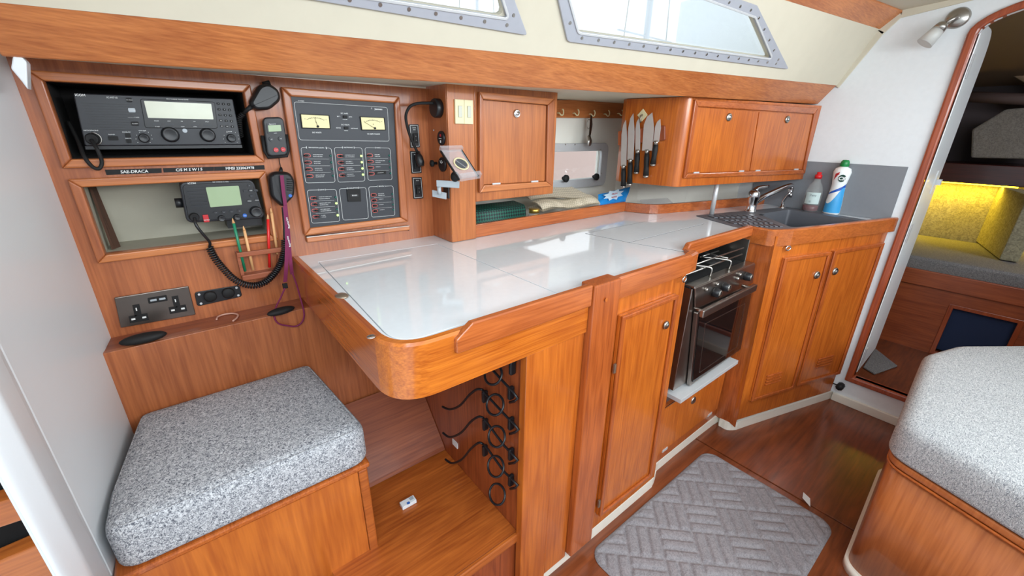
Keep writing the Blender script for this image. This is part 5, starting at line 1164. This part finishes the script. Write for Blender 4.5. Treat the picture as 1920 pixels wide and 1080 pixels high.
def wrap(poly, d=.0006):
    mb = MB(); L = [o+vd*((rad(z)+d)*cos(a))+vs_*((rad(z)+d)*sin(a))+V((0, 0, z)) for a, z in poly]; c = sum(L, V())/len(L)
    a_ = sum(p[0] for p in poly)/len(poly); z_ = sum(p[1] for p in poly)/len(poly); c = o+vd*((rad(z_)+d)*cos(a_))+vs_*((rad(z_)+d)*sin(a_))+V((0, 0, z_)); n = len(L)
    mb.add(L+[c], [(i, (i+1) % n, n) for i in range(n)]); return mb
def band_(z0, z1, f0, f1, nn=14):
    mb = MB(); vs = []
    for j in range(5):
        for i in range(nn+1):
            a = R(-75+150*i/nn); t_ = i/nn; za, zb_ = f0(t_), f1(t_); z = za+(zb_-za)*j/4; r_ = rad(z)+.0006; vs.append(o+vd*(r_*cos(a))+vs_*(r_*sin(a))+V((0, 0, z)))
    mb.add(vs, [(j*(nn+1)+i, j*(nn+1)+i+1, (j+1)*(nn+1)+i+1, (j+1)*(nn+1)+i) for j in range(4) for i in range(nn)], True); return mb
ob('blue_swoosh', band_(0, 0, lambda t: .008, lambda t: .055+.055*t-.02*sin(t*6)), M['labelb'], s2, label='pale blue wave print')
ob('blue_swoosh', band_(0, 0, lambda t: .085+.035*t, lambda t: .092+.045*t), pm('deep_blue_print', (24, 84, 180), .4), s2, label='deep blue stripe')
ob('red_flash', wrap([(-.9, .150), (-.75, .178), (-.3, .186), (.5, .183), (-.3, .178), (-.7, .165)], .0009), M['red'], s2, label='red flash print')
lo = [(.15+.50*cos(t)*.9, .160+.016*sin(t)) for t in [2*pi*k/20 for k in range(20)]]; ob('oval_badge', wrap(lo, .0012), pm('dark_green_badge', (18, 60, 48), .4), s2, label='dark green oval badge reading Cif')
tx = MB(); text(tx, 'Cif', o+vd*.0345+vs_*.0045+V((0, 0, .160)), (vs_-vd*.15), (0, 0, 1), .021, 'c', .03); ob('lettering', tx, M['print'], s2, label='white lettering')
# sink front
SA = V((1.655, .528)); SB = V((2.335, .345)); 
slow = thing('sink_cabinet', 'two door teak sink cabinet with louvred vents at floor level', 'cabinet', (1.95, .47, .04))
SFP = plane3((SA.x, SA.y+.006, .85), (SB.x, SB.y+.006, .85), (SA.x+.0, SA.y+.006, .0))
SQ = QP(SFP, (1458, 455), (1664, 437), (1557, 733), (1386, 786))
ob('face', SQ.box(MB(), -.02, -.03, 1.0, 1.0, -.02, 0), M['door'], slow)
for pts_, kn, vn in ((((1268, 292), (1515, 258), (1318, 982), (1090, 1052)), (1440, 382), (1212, 928)), (((1532, 255), (1798, 210), (1562, 905), (1332, 970)), (1537, 362), (1485, 838))):
    dd = SQ.sub(*[k6(*p) for p in pts_]); dr = ob('door', dd.box(MB(), 0, 0, 1, 1, 0, .008), M['door'], slow, .001)
    ob('door_moulding', MB().ring(dd.pts([(0, 0), (1, 0), (1, 1), (0, 1)], .008), dd.pts([(.06, .022), (.94, .022), (.94, .978), (.06, .978)], .008), dd.n*.007), M['post'], dr, .003, seg=3)
    u, v = dd.px(*k6(*kn)); ob('push_knob', MB().lathe([(.016, .008), (.016, .011), (.012, .016), (.009, .012), (.006, .017), (0, .018)], dd.P(u, v), dd.n, 22), M['steel'], dr)
    u, v = dd.px(*k6(*vn))
    for k in range(4): ob('louvre', dd.box(MB(), u-.17, v-.035+k*.022, u+.17, v-.035+k*.022+.010, .008, .014), M['post'], dr, .002)
# rounded column left of the sink doors
P = [Z_((1341, 776), .04), Z_((1381, 788), .04)]
col = rpoly([V((1.650, .66)), V((1.652, .535)), V((SQ.P(0, .5).x+.03, SQ.P(0, .5).y+.002)), V((1.78, .62))], [0, .045, .0, 0], 8)
cA = Z_((1343, 779), .045); cB = Z_((1384, 786), .045)
zc = lambda p, z: Z_(p, z)
tA = Z_((1408, 455), .862); tB = Z_((1459, 456), .862)
botL = [V((cA.x, cA.y)), V((cA.x-.01, cA.y-.05)), V((cB.x, cB.y))]; 
yA = .66; bx = Y_((1343, 779), .60)
def colpoly(a, mid, b): return rpoly([a+V((0, .06)), a, mid, b, b+V((.03, .06))], [0, .0, .035, 0, 0], 8)
lo_ = colpoly(V((1.70, .60)), V((1.705, .555)), V((SQ.P(-.02, 1).x, SQ.P(-.02, 1).y))); hi_ = colpoly(V((1.645, .60)), V((1.645, .548)), V((SQ.P(-.02, 0).x, SQ.P(-.02, 0).y)))
n = len(lo_); mb = MB(); mb.add([(p.x, p.y, .04) for p in lo_]+[(p.x, p.y, .865) for p in hi_], [(i, (i+1) % n, n+(i+1) % n, n+i) for i in range(n)]+[tuple(range(n))[::-1], tuple(range(n, 2*n))], True)
cc_ = ob('corner_column', mb, M['post'], slow); e_ = cc_.modifiers.new('es', 'EDGE_SPLIT'); e_.split_angle = R(35)
# rail above sink cabinet
sr = thing('sink_fiddle_rail', 'broad varnished teak rail with rounded left end along the sink front', 'rail', (2, .45, .86))
ro = rpoly([V((1.640, .640)), V((1.635, .545)), V((SA.x+.06, SA.y-.022)), V((XB-.002, SB.y-.016))], [0, .04, .03, 0], 6); ri = rpoly([V((1.655, .640)), V((1.651, .557)), V((SA.x+.062, SA.y-.004)), V((XB-.002, SB.y+.002))], [0, .03, .02, 0], 6)
rb = MB(); band(rb, ro, ri, .860, .919); e_ = ob('rail', rb, M['sinkrail'], sr).modifiers.new('es', 'EDGE_SPLIT'); e_.split_angle = R(35)
o = SQ.P(*SQ.px(1472, 464), .012); ob('ring_pull', MB().tube([o+V((.011*cos(t), -.004*cos(t), .008*sin(t))) for t in [2*pi*k/16 for k in range(16)]], .0025, 6, True), M['chrome'], None, 0, 'small chrome ring pull under the sink rail', 'latch')

# ================================================================== COOKER
YO = .585
def yo(p, d=0): return Y_(p, YO-d)
def ko(x, y): return (x/2.347+1200, y/2.347+440)
ck_ = thing('gimballed_cooker', 'stainless steel gimballed cooker with black glass oven door', 'cooker', (1.42, .7, .30))
CPq = Q(yo(ko(240, 232)), yo(ko(500, 127)), yo(ko(487, 212)), yo(ko(240, 325)))
DQ = Q(yo(ko(236, 330)), yo(ko(482, 222)), yo(ko(428, 500)), yo(ko(204, 660)))
x0 = CPq.c[0].x; x1 = CPq.c[1].x; ztop = (CPq.c[0].z+CPq.c[1].z)/2; zbot = (DQ.c[2].z+DQ.c[3].z)/2
ob('oven_body', MB().hexa([V((x0-.012, YO+.002, zbot)), V((x1, YO+.002, zbot)), V((x1, 1.0, zbot)), V((x0-.012, 1.0, zbot)), V((x0-.008, YO+.002, ztop-.005)), V((x1, YO+.002, ztop-.005)), V((x1, 1.0, ztop-.005)), V((x0-.008, 1.0, ztop-.005))]), M['dsteel'], ck_, .002)
cpn = ob('control_panel', CPq.box(MB(), -.01, 0, 1.01, 1, 0, .006), M['dsteel'], ck_, .002)
for p in ((318, 250), (358, 225), (456, 180)):
    u, v = CPq.px(*ko(*p)); k = ob('burner_knob', MB().lathe([(.016, .006), (.016, .012), (.0145, .026), (.012, .028)], CPq.P(u, v), CPq.n, 22), M['black'], cpn); ob('knob_face', MB().lathe([(.0125, .028), (.0115, .0295), (0, .0295)], CPq.P(u, v), CPq.n, 20), M['steel'], k); e = MB(); CPq.box(e, u-.003, v-.11, u+.003, v+.02, .0297, .031); ob('knob_mark', e, M['blackm'], k)
for p in ((280, 238), (328, 215), (428, 172), (418, 190)): u, v = CPq.px(*ko(*p)); ob('pilot_button', MB().lathe([(.007, .006), (.005, .014), (.003, .015)], CPq.P(u, v), CPq.n, 12), M['steel'], cpn)
dor = ob('oven_door', DQ.rbox(MB(), 0, .02, 1, 1, .006, 0, .014), M['dsteel'], ck_, .002)
ob('door_glass', DQ.rbox(MB(), .03, .05, .97, .965, .008, .014, .0165), M['ovenglass'], dor)
e = MB(); DQ.frame(e, .13, .20, .87, .88, .003, .004, .0165, .0172); ob('inner_window_edge', e, M['dsteel'], dor)
h0, h1 = Y_(ko(280, 352), YO-.055), Y_(ko(516, 232), YO-.055)
hq_ = Q(h0+V((0, 0, .012)), h1+V((0, 0, .012)), h1-V((0, 0, .014)), h0-V((0, 0, .014))); ob('handle', hq_.rbox(MB(), 0, 0, 1, 1, .005, -.014, 0), M['dsteel'], dor, .003)
for u in (.06, .94): a = hq_.P(u, .5, -.012); ob('handle_bracket', MB().tube([a, V((a.x, YO-.012, a.z))], .006, 8), M['dsteel'], dor)
# hob: well, burners, pot rails
hb_ = MB(); hb_.box((x0-.01, YO+.01, ztop-.005), (x1, 1.0, ztop)); ob('hob_deck', hb_, M['blackm'], ck_)
rim = Q(yo(ko(215, 215)), yo(ko(470, 112)), yo(ko(500, 127)), yo(ko(240, 232)))
ob('front_lip', MB().box((x0-.006, YO-.004, ztop-.003), (x1, YO+.03, ztop+.004)), M['steel'], ck_, .002)
ob('side_guard', MB().box((x1-.004, YO+.03, ztop), (x1, 1.0, ztop+.085)), M['steel'], ck_, .001)
for zz in (.030, .055): ob('pot_rail', MB().tube([(x0, YO+.04, ztop+zz), (x1-.02, YO+.04, ztop+zz)], .0028, 8), M['steel'], ck_)
for xx in (.30, .62): ob('pot_clamp', MB().tube(smooth_path([V((x0+(x1-x0)*xx, YO+.018, ztop+.004)), V((x0+(x1-x0)*xx, YO+.016, ztop+.032)), V((x0+(x1-x0)*xx-.01, YO+.035, ztop+.038)), V((x0+(x1-x0)*xx-.05, YO+.10, ztop+.038))], 4), .0035, 8), M['steel'], ck_)
for bx_, by_ in ((.30, .70), (.72, .70), (.30, .88), (.72, .88)):
    X0 = x0+(x1-x0)*bx_; ob('burner', MB().lathe([(.045, 0), (.042, .010), (.03, .014), (.026, .022), (0, .024)], (X0, by_, ztop), (0, 0, 1), 24), M['blackm'], ck_)
    g = MB()
    for a in (0, pi/2): g.tube([(X0-.07*cos(a), by_-.07*sin(a), ztop+.03), (X0+.07*cos(a), by_+.07*sin(a), ztop+.03)], .003, 6)
    ob('pan_support', g, M['steel'], ck_)
# aluminium tray ledge
tq = [yo(ko(125, 680), .01), yo(ko(415, 532), .01)]
zz = (tq[0].z+tq[1].z)/2
ob('oven_ledge', MB().prism([(x0-.02, YO-.035, zbot-.028), (x1-.02, YO-.035, zbot-.028), (x1-.02, YO+.2, zbot-.028), (x0-.02, YO+.2, zbot-.028)], (0, 0, .016)), M['alul'], None, .001, 'aluminium ledge under the oven front', 'ledge')
# drawer below
dr_ = thing('drawer_unit', 'low teak drawer front below the oven with a round knob', 'drawer', (1.4, .62, .05))
dqq = Q(Y_((1247, 766), .61), Y_((1357, 691), .61), Y_((1340, 760), .61), Y_((1234, 838), .61))
zt5 = (dqq.c[0].z+dqq.c[1].z)/2; zb5 = (dqq.c[2].z+dqq.c[3].z)/2
DW = Q(V((1.172, .612, zt5)), V((1.69, .612, zt5)), V((1.69, .612, .045)), V((1.172, .612, .045)))
ob('front_board', DW.box(MB(), 0, 0, 1, 1, -.016, -.004), M['post'], dr_); dv = (zb5-.045)/(zt5-.045)
dd = DW.suv(0.02, .0, .97, 1-dv*.75); dd = DW.suv(.02, 0, .97, .80); df = ob('drawer_front', dd.box(MB(), 0, 0, 1, 1, 0, .006), M['door'], dr_, .002); pknob(dd, *dd.px(1297, 749), df, .014)
for u in (.12, .82): ob('hinge', dd.box(MB(), u, .96, u+.07, 1.01, .004, .008), M['alul'], df)
ob('shade_sheet', MB().box((1.172, 1.01, .1), (1.64, 1.02, .88)), M['backing'], None, 0, 'black sheet standing in for shade at the back of the oven recess', 'panel')  # black colour stands in for the shade deep in the recess
ob('recess_side', MB().box((1.150, .60, .05), (1.166, .95, .86)), M['post'], None, .001, 'red teak side of the oven recess behind the tall cabinet', 'panel')

# door stop
o = Z_((1576, 728), .03); ds = thing('door_stop', 'black rubber doorstop at the foot of the white bulkhead', 'doorstop', o)
o = X_((1576, 724), XB-.02); ob('rubber', MB().lathe([(.006, -.01), (.009, 0), (.016, .006), (.016, .04), (.010, .048), (0, .048)], V((XB-.001, o.y+.0, o.z)), (-1, 0, 0), 8), M['blackm'], ds)
ob('stem', MB().tube([V((XB-.02, o.y, o.z)), V((XB-.03, o.y+.05, o.z+.004))], .003, 6), M['blackm'], ds)

# ================================================================== FLOOR MAT
mt = thing('floor_mat', 'grey plush quilted floor mat with a diagonal pattern', 'mat', (1.14, .32, 0))
a = Z_((1300, 838), .012); b = Z_((1563, 985), .012); c = Z_((1115, 1047), .012)
mx0, mx1, my1 = c.x, (a.x+b.x)/2+.025, .55; my0 = b.y-.005
nx, ny = 170, 120; Z = np.zeros((ny, nx)); xs_ = np.linspace(mx0, mx1, nx); ys_ = np.linspace(my0, my1, ny)
XX, YY = np.meshgrid(xs_, ys_); g = .11
def groove(a_, b_):
    # basket weave of rotated bricks
    u = a_/g; v = b_/g; iu = np.floor(u); iv = np.floor(v); fu = u-iu; fv = v-iv; par = (iu+iv) % 2
    l1 = np.minimum(np.abs(fv-.33), np.abs(fv-.66)); l2 = np.minimum(np.abs(fu-.33), np.abs(fu-.66)); edge = np.minimum(np.minimum(fu, 1-fu), np.minimum(fv, 1-fv))
    return np.minimum(np.where(par == 0, l1, l2), edge)
gr_ = groove((XX+YY)/math.sqrt(2)+5, (XX-YY)/math.sqrt(2)+5)
H = .013-.007*np.exp(-(gr_/.05)**2)
rad_ = .05; keep = np.ones((ny, nx), bool)
ex = np.minimum(XX-mx0, mx1-XX); ey = np.minimum(YY-my0, my1-YY)
cd_ = rad_-np.sqrt(np.maximum(rad_-ex, 0)**2+np.maximum(rad_-ey, 0)**2)
dist = np.where((ex < rad_) & (ey < rad_), cd_, np.minimum(ex, ey))
# pull corner vertices inwards to round the corners
PX, PY_ = XX.copy(), YY.copy()
msk = dist < 0
for j, i in zip(*np.where(msk)):
    cx_ = mx0+rad_ if XX[j, i] < (mx0+mx1)/2 else mx1-rad_; cy_ = my0+rad_ if YY[j, i] < (my0+my1)/2 else my1-rad_
    d_ = math.hypot(XX[j, i]-cx_, YY[j, i]-cy_); PX[j, i] = cx_+(XX[j, i]-cx_)*rad_/d_; PY_[j, i] = cy_+(YY[j, i]-cy_)*rad_/d_
dist = np.maximum(dist, 0); H = np.where(dist < .012, .002+(.010-.002)*np.sqrt(np.clip(dist/.012, 0, 1)), H)
vs = [(PX[j, i], PY_[j, i], H[j, i]) for j in range(ny) for i in range(nx)]
mb = MB(); mb.add(vs, [(j*nx+i, j*nx+i+1, (j+1)*nx+i+1, (j+1)*nx+i) for j in range(ny-1) for i in range(nx-1)], True); ob('mat_pad', mb, M['mat'], mt)
o = Z_((1508, 936), .008); ob('care_label', MB().prism([o+V((-.02, -.025, 0)), o+V((.02, -.012, 0)), o+V((.022, .012, .008)), o+V((-.014, .004, .012))], (0, 0, .0008)), M['print'], mt, label='white care label')

# ================================================================== RIGHT SETTEE
se = thing('settee', 'curved teak settee base in the right foreground', 'settee', (1.6, -.2, 0))
zc0, zc1 = .44, .54
pA = Z_((1688, 815), .44); pB = Z_((1742, 664), .5); pC = Z_((1920, 985), .41)
base_poly = rpoly([V((1.90, .075)), V((1.345, .048)), V((1.17, -.42)), V((1.05, -.80)), V((1.2, -1.1)), V((2.32, -1.1)), V((2.30, -.15)), V((2.07, .02))], [.06, .07, .2, .05, 0, 0, .05, .1], 10)
bp2 = offs(base_poly, .012)
ob('base_front', MB().prism([(p.x, p.y, .03) for p in bp2], (0, 0, zc0-.05), True), M['setw'], se)
ob('top_trim', MB().prism([(p.x, p.y, zc0-.022) for p in offs(base_poly, .003)], (0, 0, .020), True), M['setw'], se, .004)
ob('bead', MB().tube([(p.x, p.y, zc0-.028) for p in offs(base_poly, .006)], .004, 6, True), M['tabley'], se)
ob('toe_kick', MB().prism([(p.x, p.y, 0) for p in offs(base_poly, .004)], (0, 0, .03), True), M['plinth'], se)
sc2 = thing('settee_cushion', 'thick pale grey woven cushion on the curved settee at right', 'cushion', (1.6, -.2, zc0))
mb = MB(); pillow(mb, offs(base_poly, -.004), zc0, zc1+.01, .035, .008, .015); ob('cushion_cover', mb, M['gal2'], sc2)

# ================================================================== DOOR LEAF + FORWARD CABIN
hy = y_in+.012
dl = bpy.data.objects.new('door_1', None); COL.objects.link(dl); dl.location = (XB+.03, hy, z_sill); dl['kind'] = 'structure'
XD = 2.78
tL = V((XB+.035, y_in+.001, z_top-.03)); bL = V((XB+.035, y_in+.001, z_sill+.01)); fT = X_((1862, 60), XD); fB = X_((1648, 640), XD)
yD = (fT.y+fB.y)/2
lf = MB(); y0, y1 = y_in-.002, yD; zt6 = z_top+.02
pl_ = rpoly([V((XB+.035, z_sill+.012)), V((XD, z_sill+.012)), V((XD, fT.z)), V((XB+.035, zt6))], [0, .02, .12, .01], 6)
def yl(x): return y0+(y1-y0)*(x-XB-.035)/(XD-XB-.035)
lf.prism([(p.x, yl(p.x), p.y) for p in pl_], (0, .02, 0)); ob('door_leaf', lf, M['white'], dl, .002)
o = V((2.66, yl(2.66), 1.05)); ob('latch_plate', MB().box((o.x-.02, o.y-.004, o.z-.05), (o.x-.014, o.y, o.z+.05)), M['alul'], dl); ob('latch_bolt', MB().box((o.x, o.y-.02, o.z-.012), (o.x+.03, o.y-.002, o.z+.012)), M['alul'], dl)
for z in (z_sill+.10, .85, z_top-.12): 
    ob('hinge', MB().box((XB+.036, y0-.004, z-.04), (XB+.066, y0-.001, z+.04)), M['alul'], dl)
    
# forward cabin shell
XE = 4.3
struct('floor_forward', MB().box((XB+tb_.x*0+.022, -1.2, .05), (XE, 1.5, .08)), M['sole'])
struct('ceiling_forward', MB().prism([(XB+.022, -1.2, 1.80), (XB+.022, 1.5, 1.80), (XE, 1.5, 1.55), (XE, -1.2, 1.55)], (0, 0, .02)), M['tan'])
XF = 3.15
bt_ = X_((1701, 502), XF); bb_ = X_((1692, 531), XF); zB = bt_.z; 
be = thing('forward_berth', 'teak fronted berth in the cabin beyond the doorway', 'berth', (XF, .1, .08))
bo1 = X_((1810, 522), XF).z; bo2 = X_((1810, 553), XF).z
ob('front_rail', MB().box((XF, -1.1, bo2), (XF+.02, yl(2.78)+.3, bo1)), M['cabin'], be, .003)
# panel with opening
oq = [X_(p, XF+.03) for p in ((1788, 577), (1908, 607), (1893, 660), (1740, 680))]
oy0, oy1 = oq[1].y, oq[0].y; oz1 = (oq[0].z+oq[1].z)/2
pn = MB(); XW = XF+.03
pn.box((XW, oy1, .08), (XW+.02, 1.2, bo2+.02)); pn.box((XW, oy0, oz1), (XW+.02, oy1, bo2+.02)); pn.box((XW, -1.1, .08), (XW+.02, oy0, bo2+.02)); pn.box((XW, oy0, .08), (XW+.02, oy1, .10))
ob('front_panel', pn, M['cabin'], be)
ob('opening_trim', MB().ring([(XW-.006, a, b) for a, b in ((oy0-.02, .081), (oy1+.02, .081), (oy1+.02, oz1+.02), (oy0-.02, oz1+.02))], [(XW-.006, a, b) for a, b in ((oy0, .10), (oy1, .10), (oy1, oz1), (oy0, oz1))], (.006, 0, 0)), M['dframe'], be, .002)
ob('locker_lining', MB().box((XW+.05, oy0-.1, .1), (XW+.06, oy1+.1, oz1+.05)), M['navy'], be)
ob('berth_top', MB().box((XF+.02, -1.1, bo1-.03), (XE, 1.3, bo1-.01)), M['cabin'], be)
mtp = X_((1810, 505), XF).z
bc = thing('berth_mattress', 'grey upholstered berth mattress in the forward cabin', 'mattress', (3.6, .1, bo1)); mb = MB(); pillow(mb, rpoly([V((XF+.022, -1.1)), V((3.93, -1.1)), V((3.93, 1.0)), V((XF+.022, 1.0))], .04), bo1-.008, bo1+.065, .02, .0, .01); ob('mattress_cover', mb, M['berthc'], bc)
XK = 3.85
zled = X_((1830, 346), XK).z; ztopw = X_((1830, 308), XK).z
ob('padded_panel', MB().box((XK+.10, -1.2, bo1), (XK+.13, 1.2, zled+.001)), M['pad'], None, .01, 'quilted pale panel behind the berth lit yellow by the strip lamp', 'panel')
ob('end_pad', MB().prism([(XK-.4, X_((1905, 420), XK).y, bo1+.07), (XK+.1, X_((1850, 400), XK).y, bo1+.07), (XK+.1, X_((1850, 400), XK).y-.07, bo1+.07), (XK-.4, X_((1905, 420), XK).y-.07, bo1+.07)], (0, 0, zled-bo1-.075)), M['pad'], None, .004, 'pale padded end panel at the head of the forward berth', 'panel')
ob('shelf', MB().box((XK, -1.2, zled+.003), (XK+.35, 1.2, ztopw)), M['darkw'], None, .004, 'dark reddish shelf above the yellow strip light', 'shelf')
ls = ob('strip_light', MB().box((XK+.015, X_((1912, 345), XK).y, zled-.004), (XK+.025, .9, zled+.002)), pm('yellow_led', (255, 225, 60), .5, emit=(255, 210, 30), es=12), None, 0, 'thin glowing yellow strip light under the dark shelf', 'light')
lamp('strip_light_glow', 'AREA', (XK+.02, .25, zled-.008), (XK+.07, .25, .2), 3.2, (1, .72, .05), 1.1, .03)
struct('wall_forward', MB().box((XE, -1.2, .05), (XE+.02, 1.5, 1.8)), M['dkgrey'])
struct('wall_forward_side', MB().box((XB+.022, 1.15, .05), (XE, 1.17, 1.8)), M['dkgrey']); struct('wall_forward_inner', MB().box((XB+.022, -1.2, .05), (XE, -1.18, 1.8)), M['dkgrey'])
lq = QP((V((XK+.05, 0, 0)), V((1, 0, 0))), (1822, 245), (1885, 203), (1990, 195), (1990, 298)); cpo = [X_(p, XK+.02) for p in ((1820, 296), (1822, 243), (1885, 205), (2000, 195), (2000, 300))]
ob('locker_cover', MB().prism(cpo, (.2, 0, 0)), fabric('pale_taupe_cover', (150, 144, 136), (126, 120, 114), 80), None, .01, 'pale taupe padded locker above the dark shelf', 'locker')
wdg = [X_(p, XK-.02) for p in ((1740, 185), (1800, 192), (2000, 192), (2000, 225), (1800, 212))]
ob('ceiling_pad', MB().prism([X_(p, XK+.2) for p in ((1780, -40), (1850, 115), (1990, 195), (2100, 100), (2100, -40))], (.05, 0, 0)), M['tan'], None, .01, 'tan padded lining high in the forward cabin', 'lining')
ob('edge_roll', MB().tube([X_((1790, 180), XK+.05), X_((1990, 190), XK+.05)], .03, 12), pm('dark_taupe_roll', (92, 74, 70), .7), None, 0, 'dark rolled edge below the tan lining in the forward cabin', 'lining')
ob('carpet_piece', MB().prism([Z_(p, .082) for p in ((1618, 690), (1640, 655), (1682, 688), (1640, 703))], (0, 0, .008)), M['berthc'], None, .002, 'small grey carpet piece behind the door leaf', 'carpet')

# wall light
o = X_((1796, 34), XB); wl_ = thing('wall_light', 'steel wall lamp with frosted shade high on the white bulkhead', 'lamp', V((XB, o.y, o.z-.04)))
ob('wall_disc', MB().lathe([(.034, 0), (.034, .004), (.028, .012), (.010, .016), (0, .016)], o, (-1, 0, 0), 28), M['steel'], wl_)
a1 = o+V((-.016, 0, 0)); a2 = Y_((1768, 48), o.y+.02); a2 = pl((1768, 47), (XB-.045, 0, 0), (1, 0, 0)); a3 = pl((1733, 82), (XB-.065, 0, 0), (1, 0, 0))
ob('arm', MB().tube([o+V((-.01, 0, 0)), V((XB-.035, o.y, o.z)), a2], .008, 10), M['steel'], wl_); dn = (a3-a2).normalized()
ob('socket_cup', MB().tube([a2-dn*.008, a2, a2+dn*.018], [.012, .018, .021], 20), M['steel'], wl_); ob('glass_shade', MB().tube([a2+dn*.018, a2+dn*.03, a3], [.020, .022, .027], 20), M['frost'], wl_)
# cap screws on moulding
# companionway steps seen past the post, bottom left
sw = thing('companionway_steps', 'teak steps and dark void glimpsed at lower left behind the white post', 'stairs', (-.4, .8, 0))
def yz(p): return Y_(p, .95)
qa = [yz(p) for p in ((-60, 960), (62, 925), (75, 965), (-60, 1010))]; qb = [yz(p) for p in ((-60, 1080), (85, 1015), (130, 1100), (-60, 1200))]
ob('tread_front', MB().prism(qa, (0, .04, 0)), M['step'], sw, .003); ob('tread_front', MB().prism(qb, (0, .04, 0)), M['step'], sw, .003)
ob('handrail', MB().tube([yz((-60, 905)), yz((40, 886))], .006, 8), M['steel'], sw)
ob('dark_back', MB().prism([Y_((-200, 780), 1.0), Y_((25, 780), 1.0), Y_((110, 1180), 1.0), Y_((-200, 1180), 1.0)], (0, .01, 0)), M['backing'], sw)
# masts beyond the windows
for i, (px_, lab) in enumerate(((1215, 'white mast seen left of centre through the right window'), (1375, 'white mast seen at the right side of the right window'), (895, 'white mast seen through the left window'))):
    d_ = ray(px_, 40); b0 = CAM+d_*(9+2*i); t = thing('mast', lab, 'mast', V((b0.x, b0.y, -1)), 'masts outside'); 
    ob('pole', MB().tube([(b0.x, b0.y, -1), (b0.x, b0.y, 14)], .05+.02*(i == 0), 10), M['alul'], t)
    for s_ in (-1, 1): ob('stay', MB().tube([(b0.x+s_*1.1, b0.y, -1), (b0.x, b0.y, 13)], .012, 6), M['steel'], t)
    for z in (3.2, 6): ob('spreader', MB().tube([(b0.x-1.0, b0.y, z), (b0.x+1.0, b0.y, z)], .02, 6), M['alul'], t)
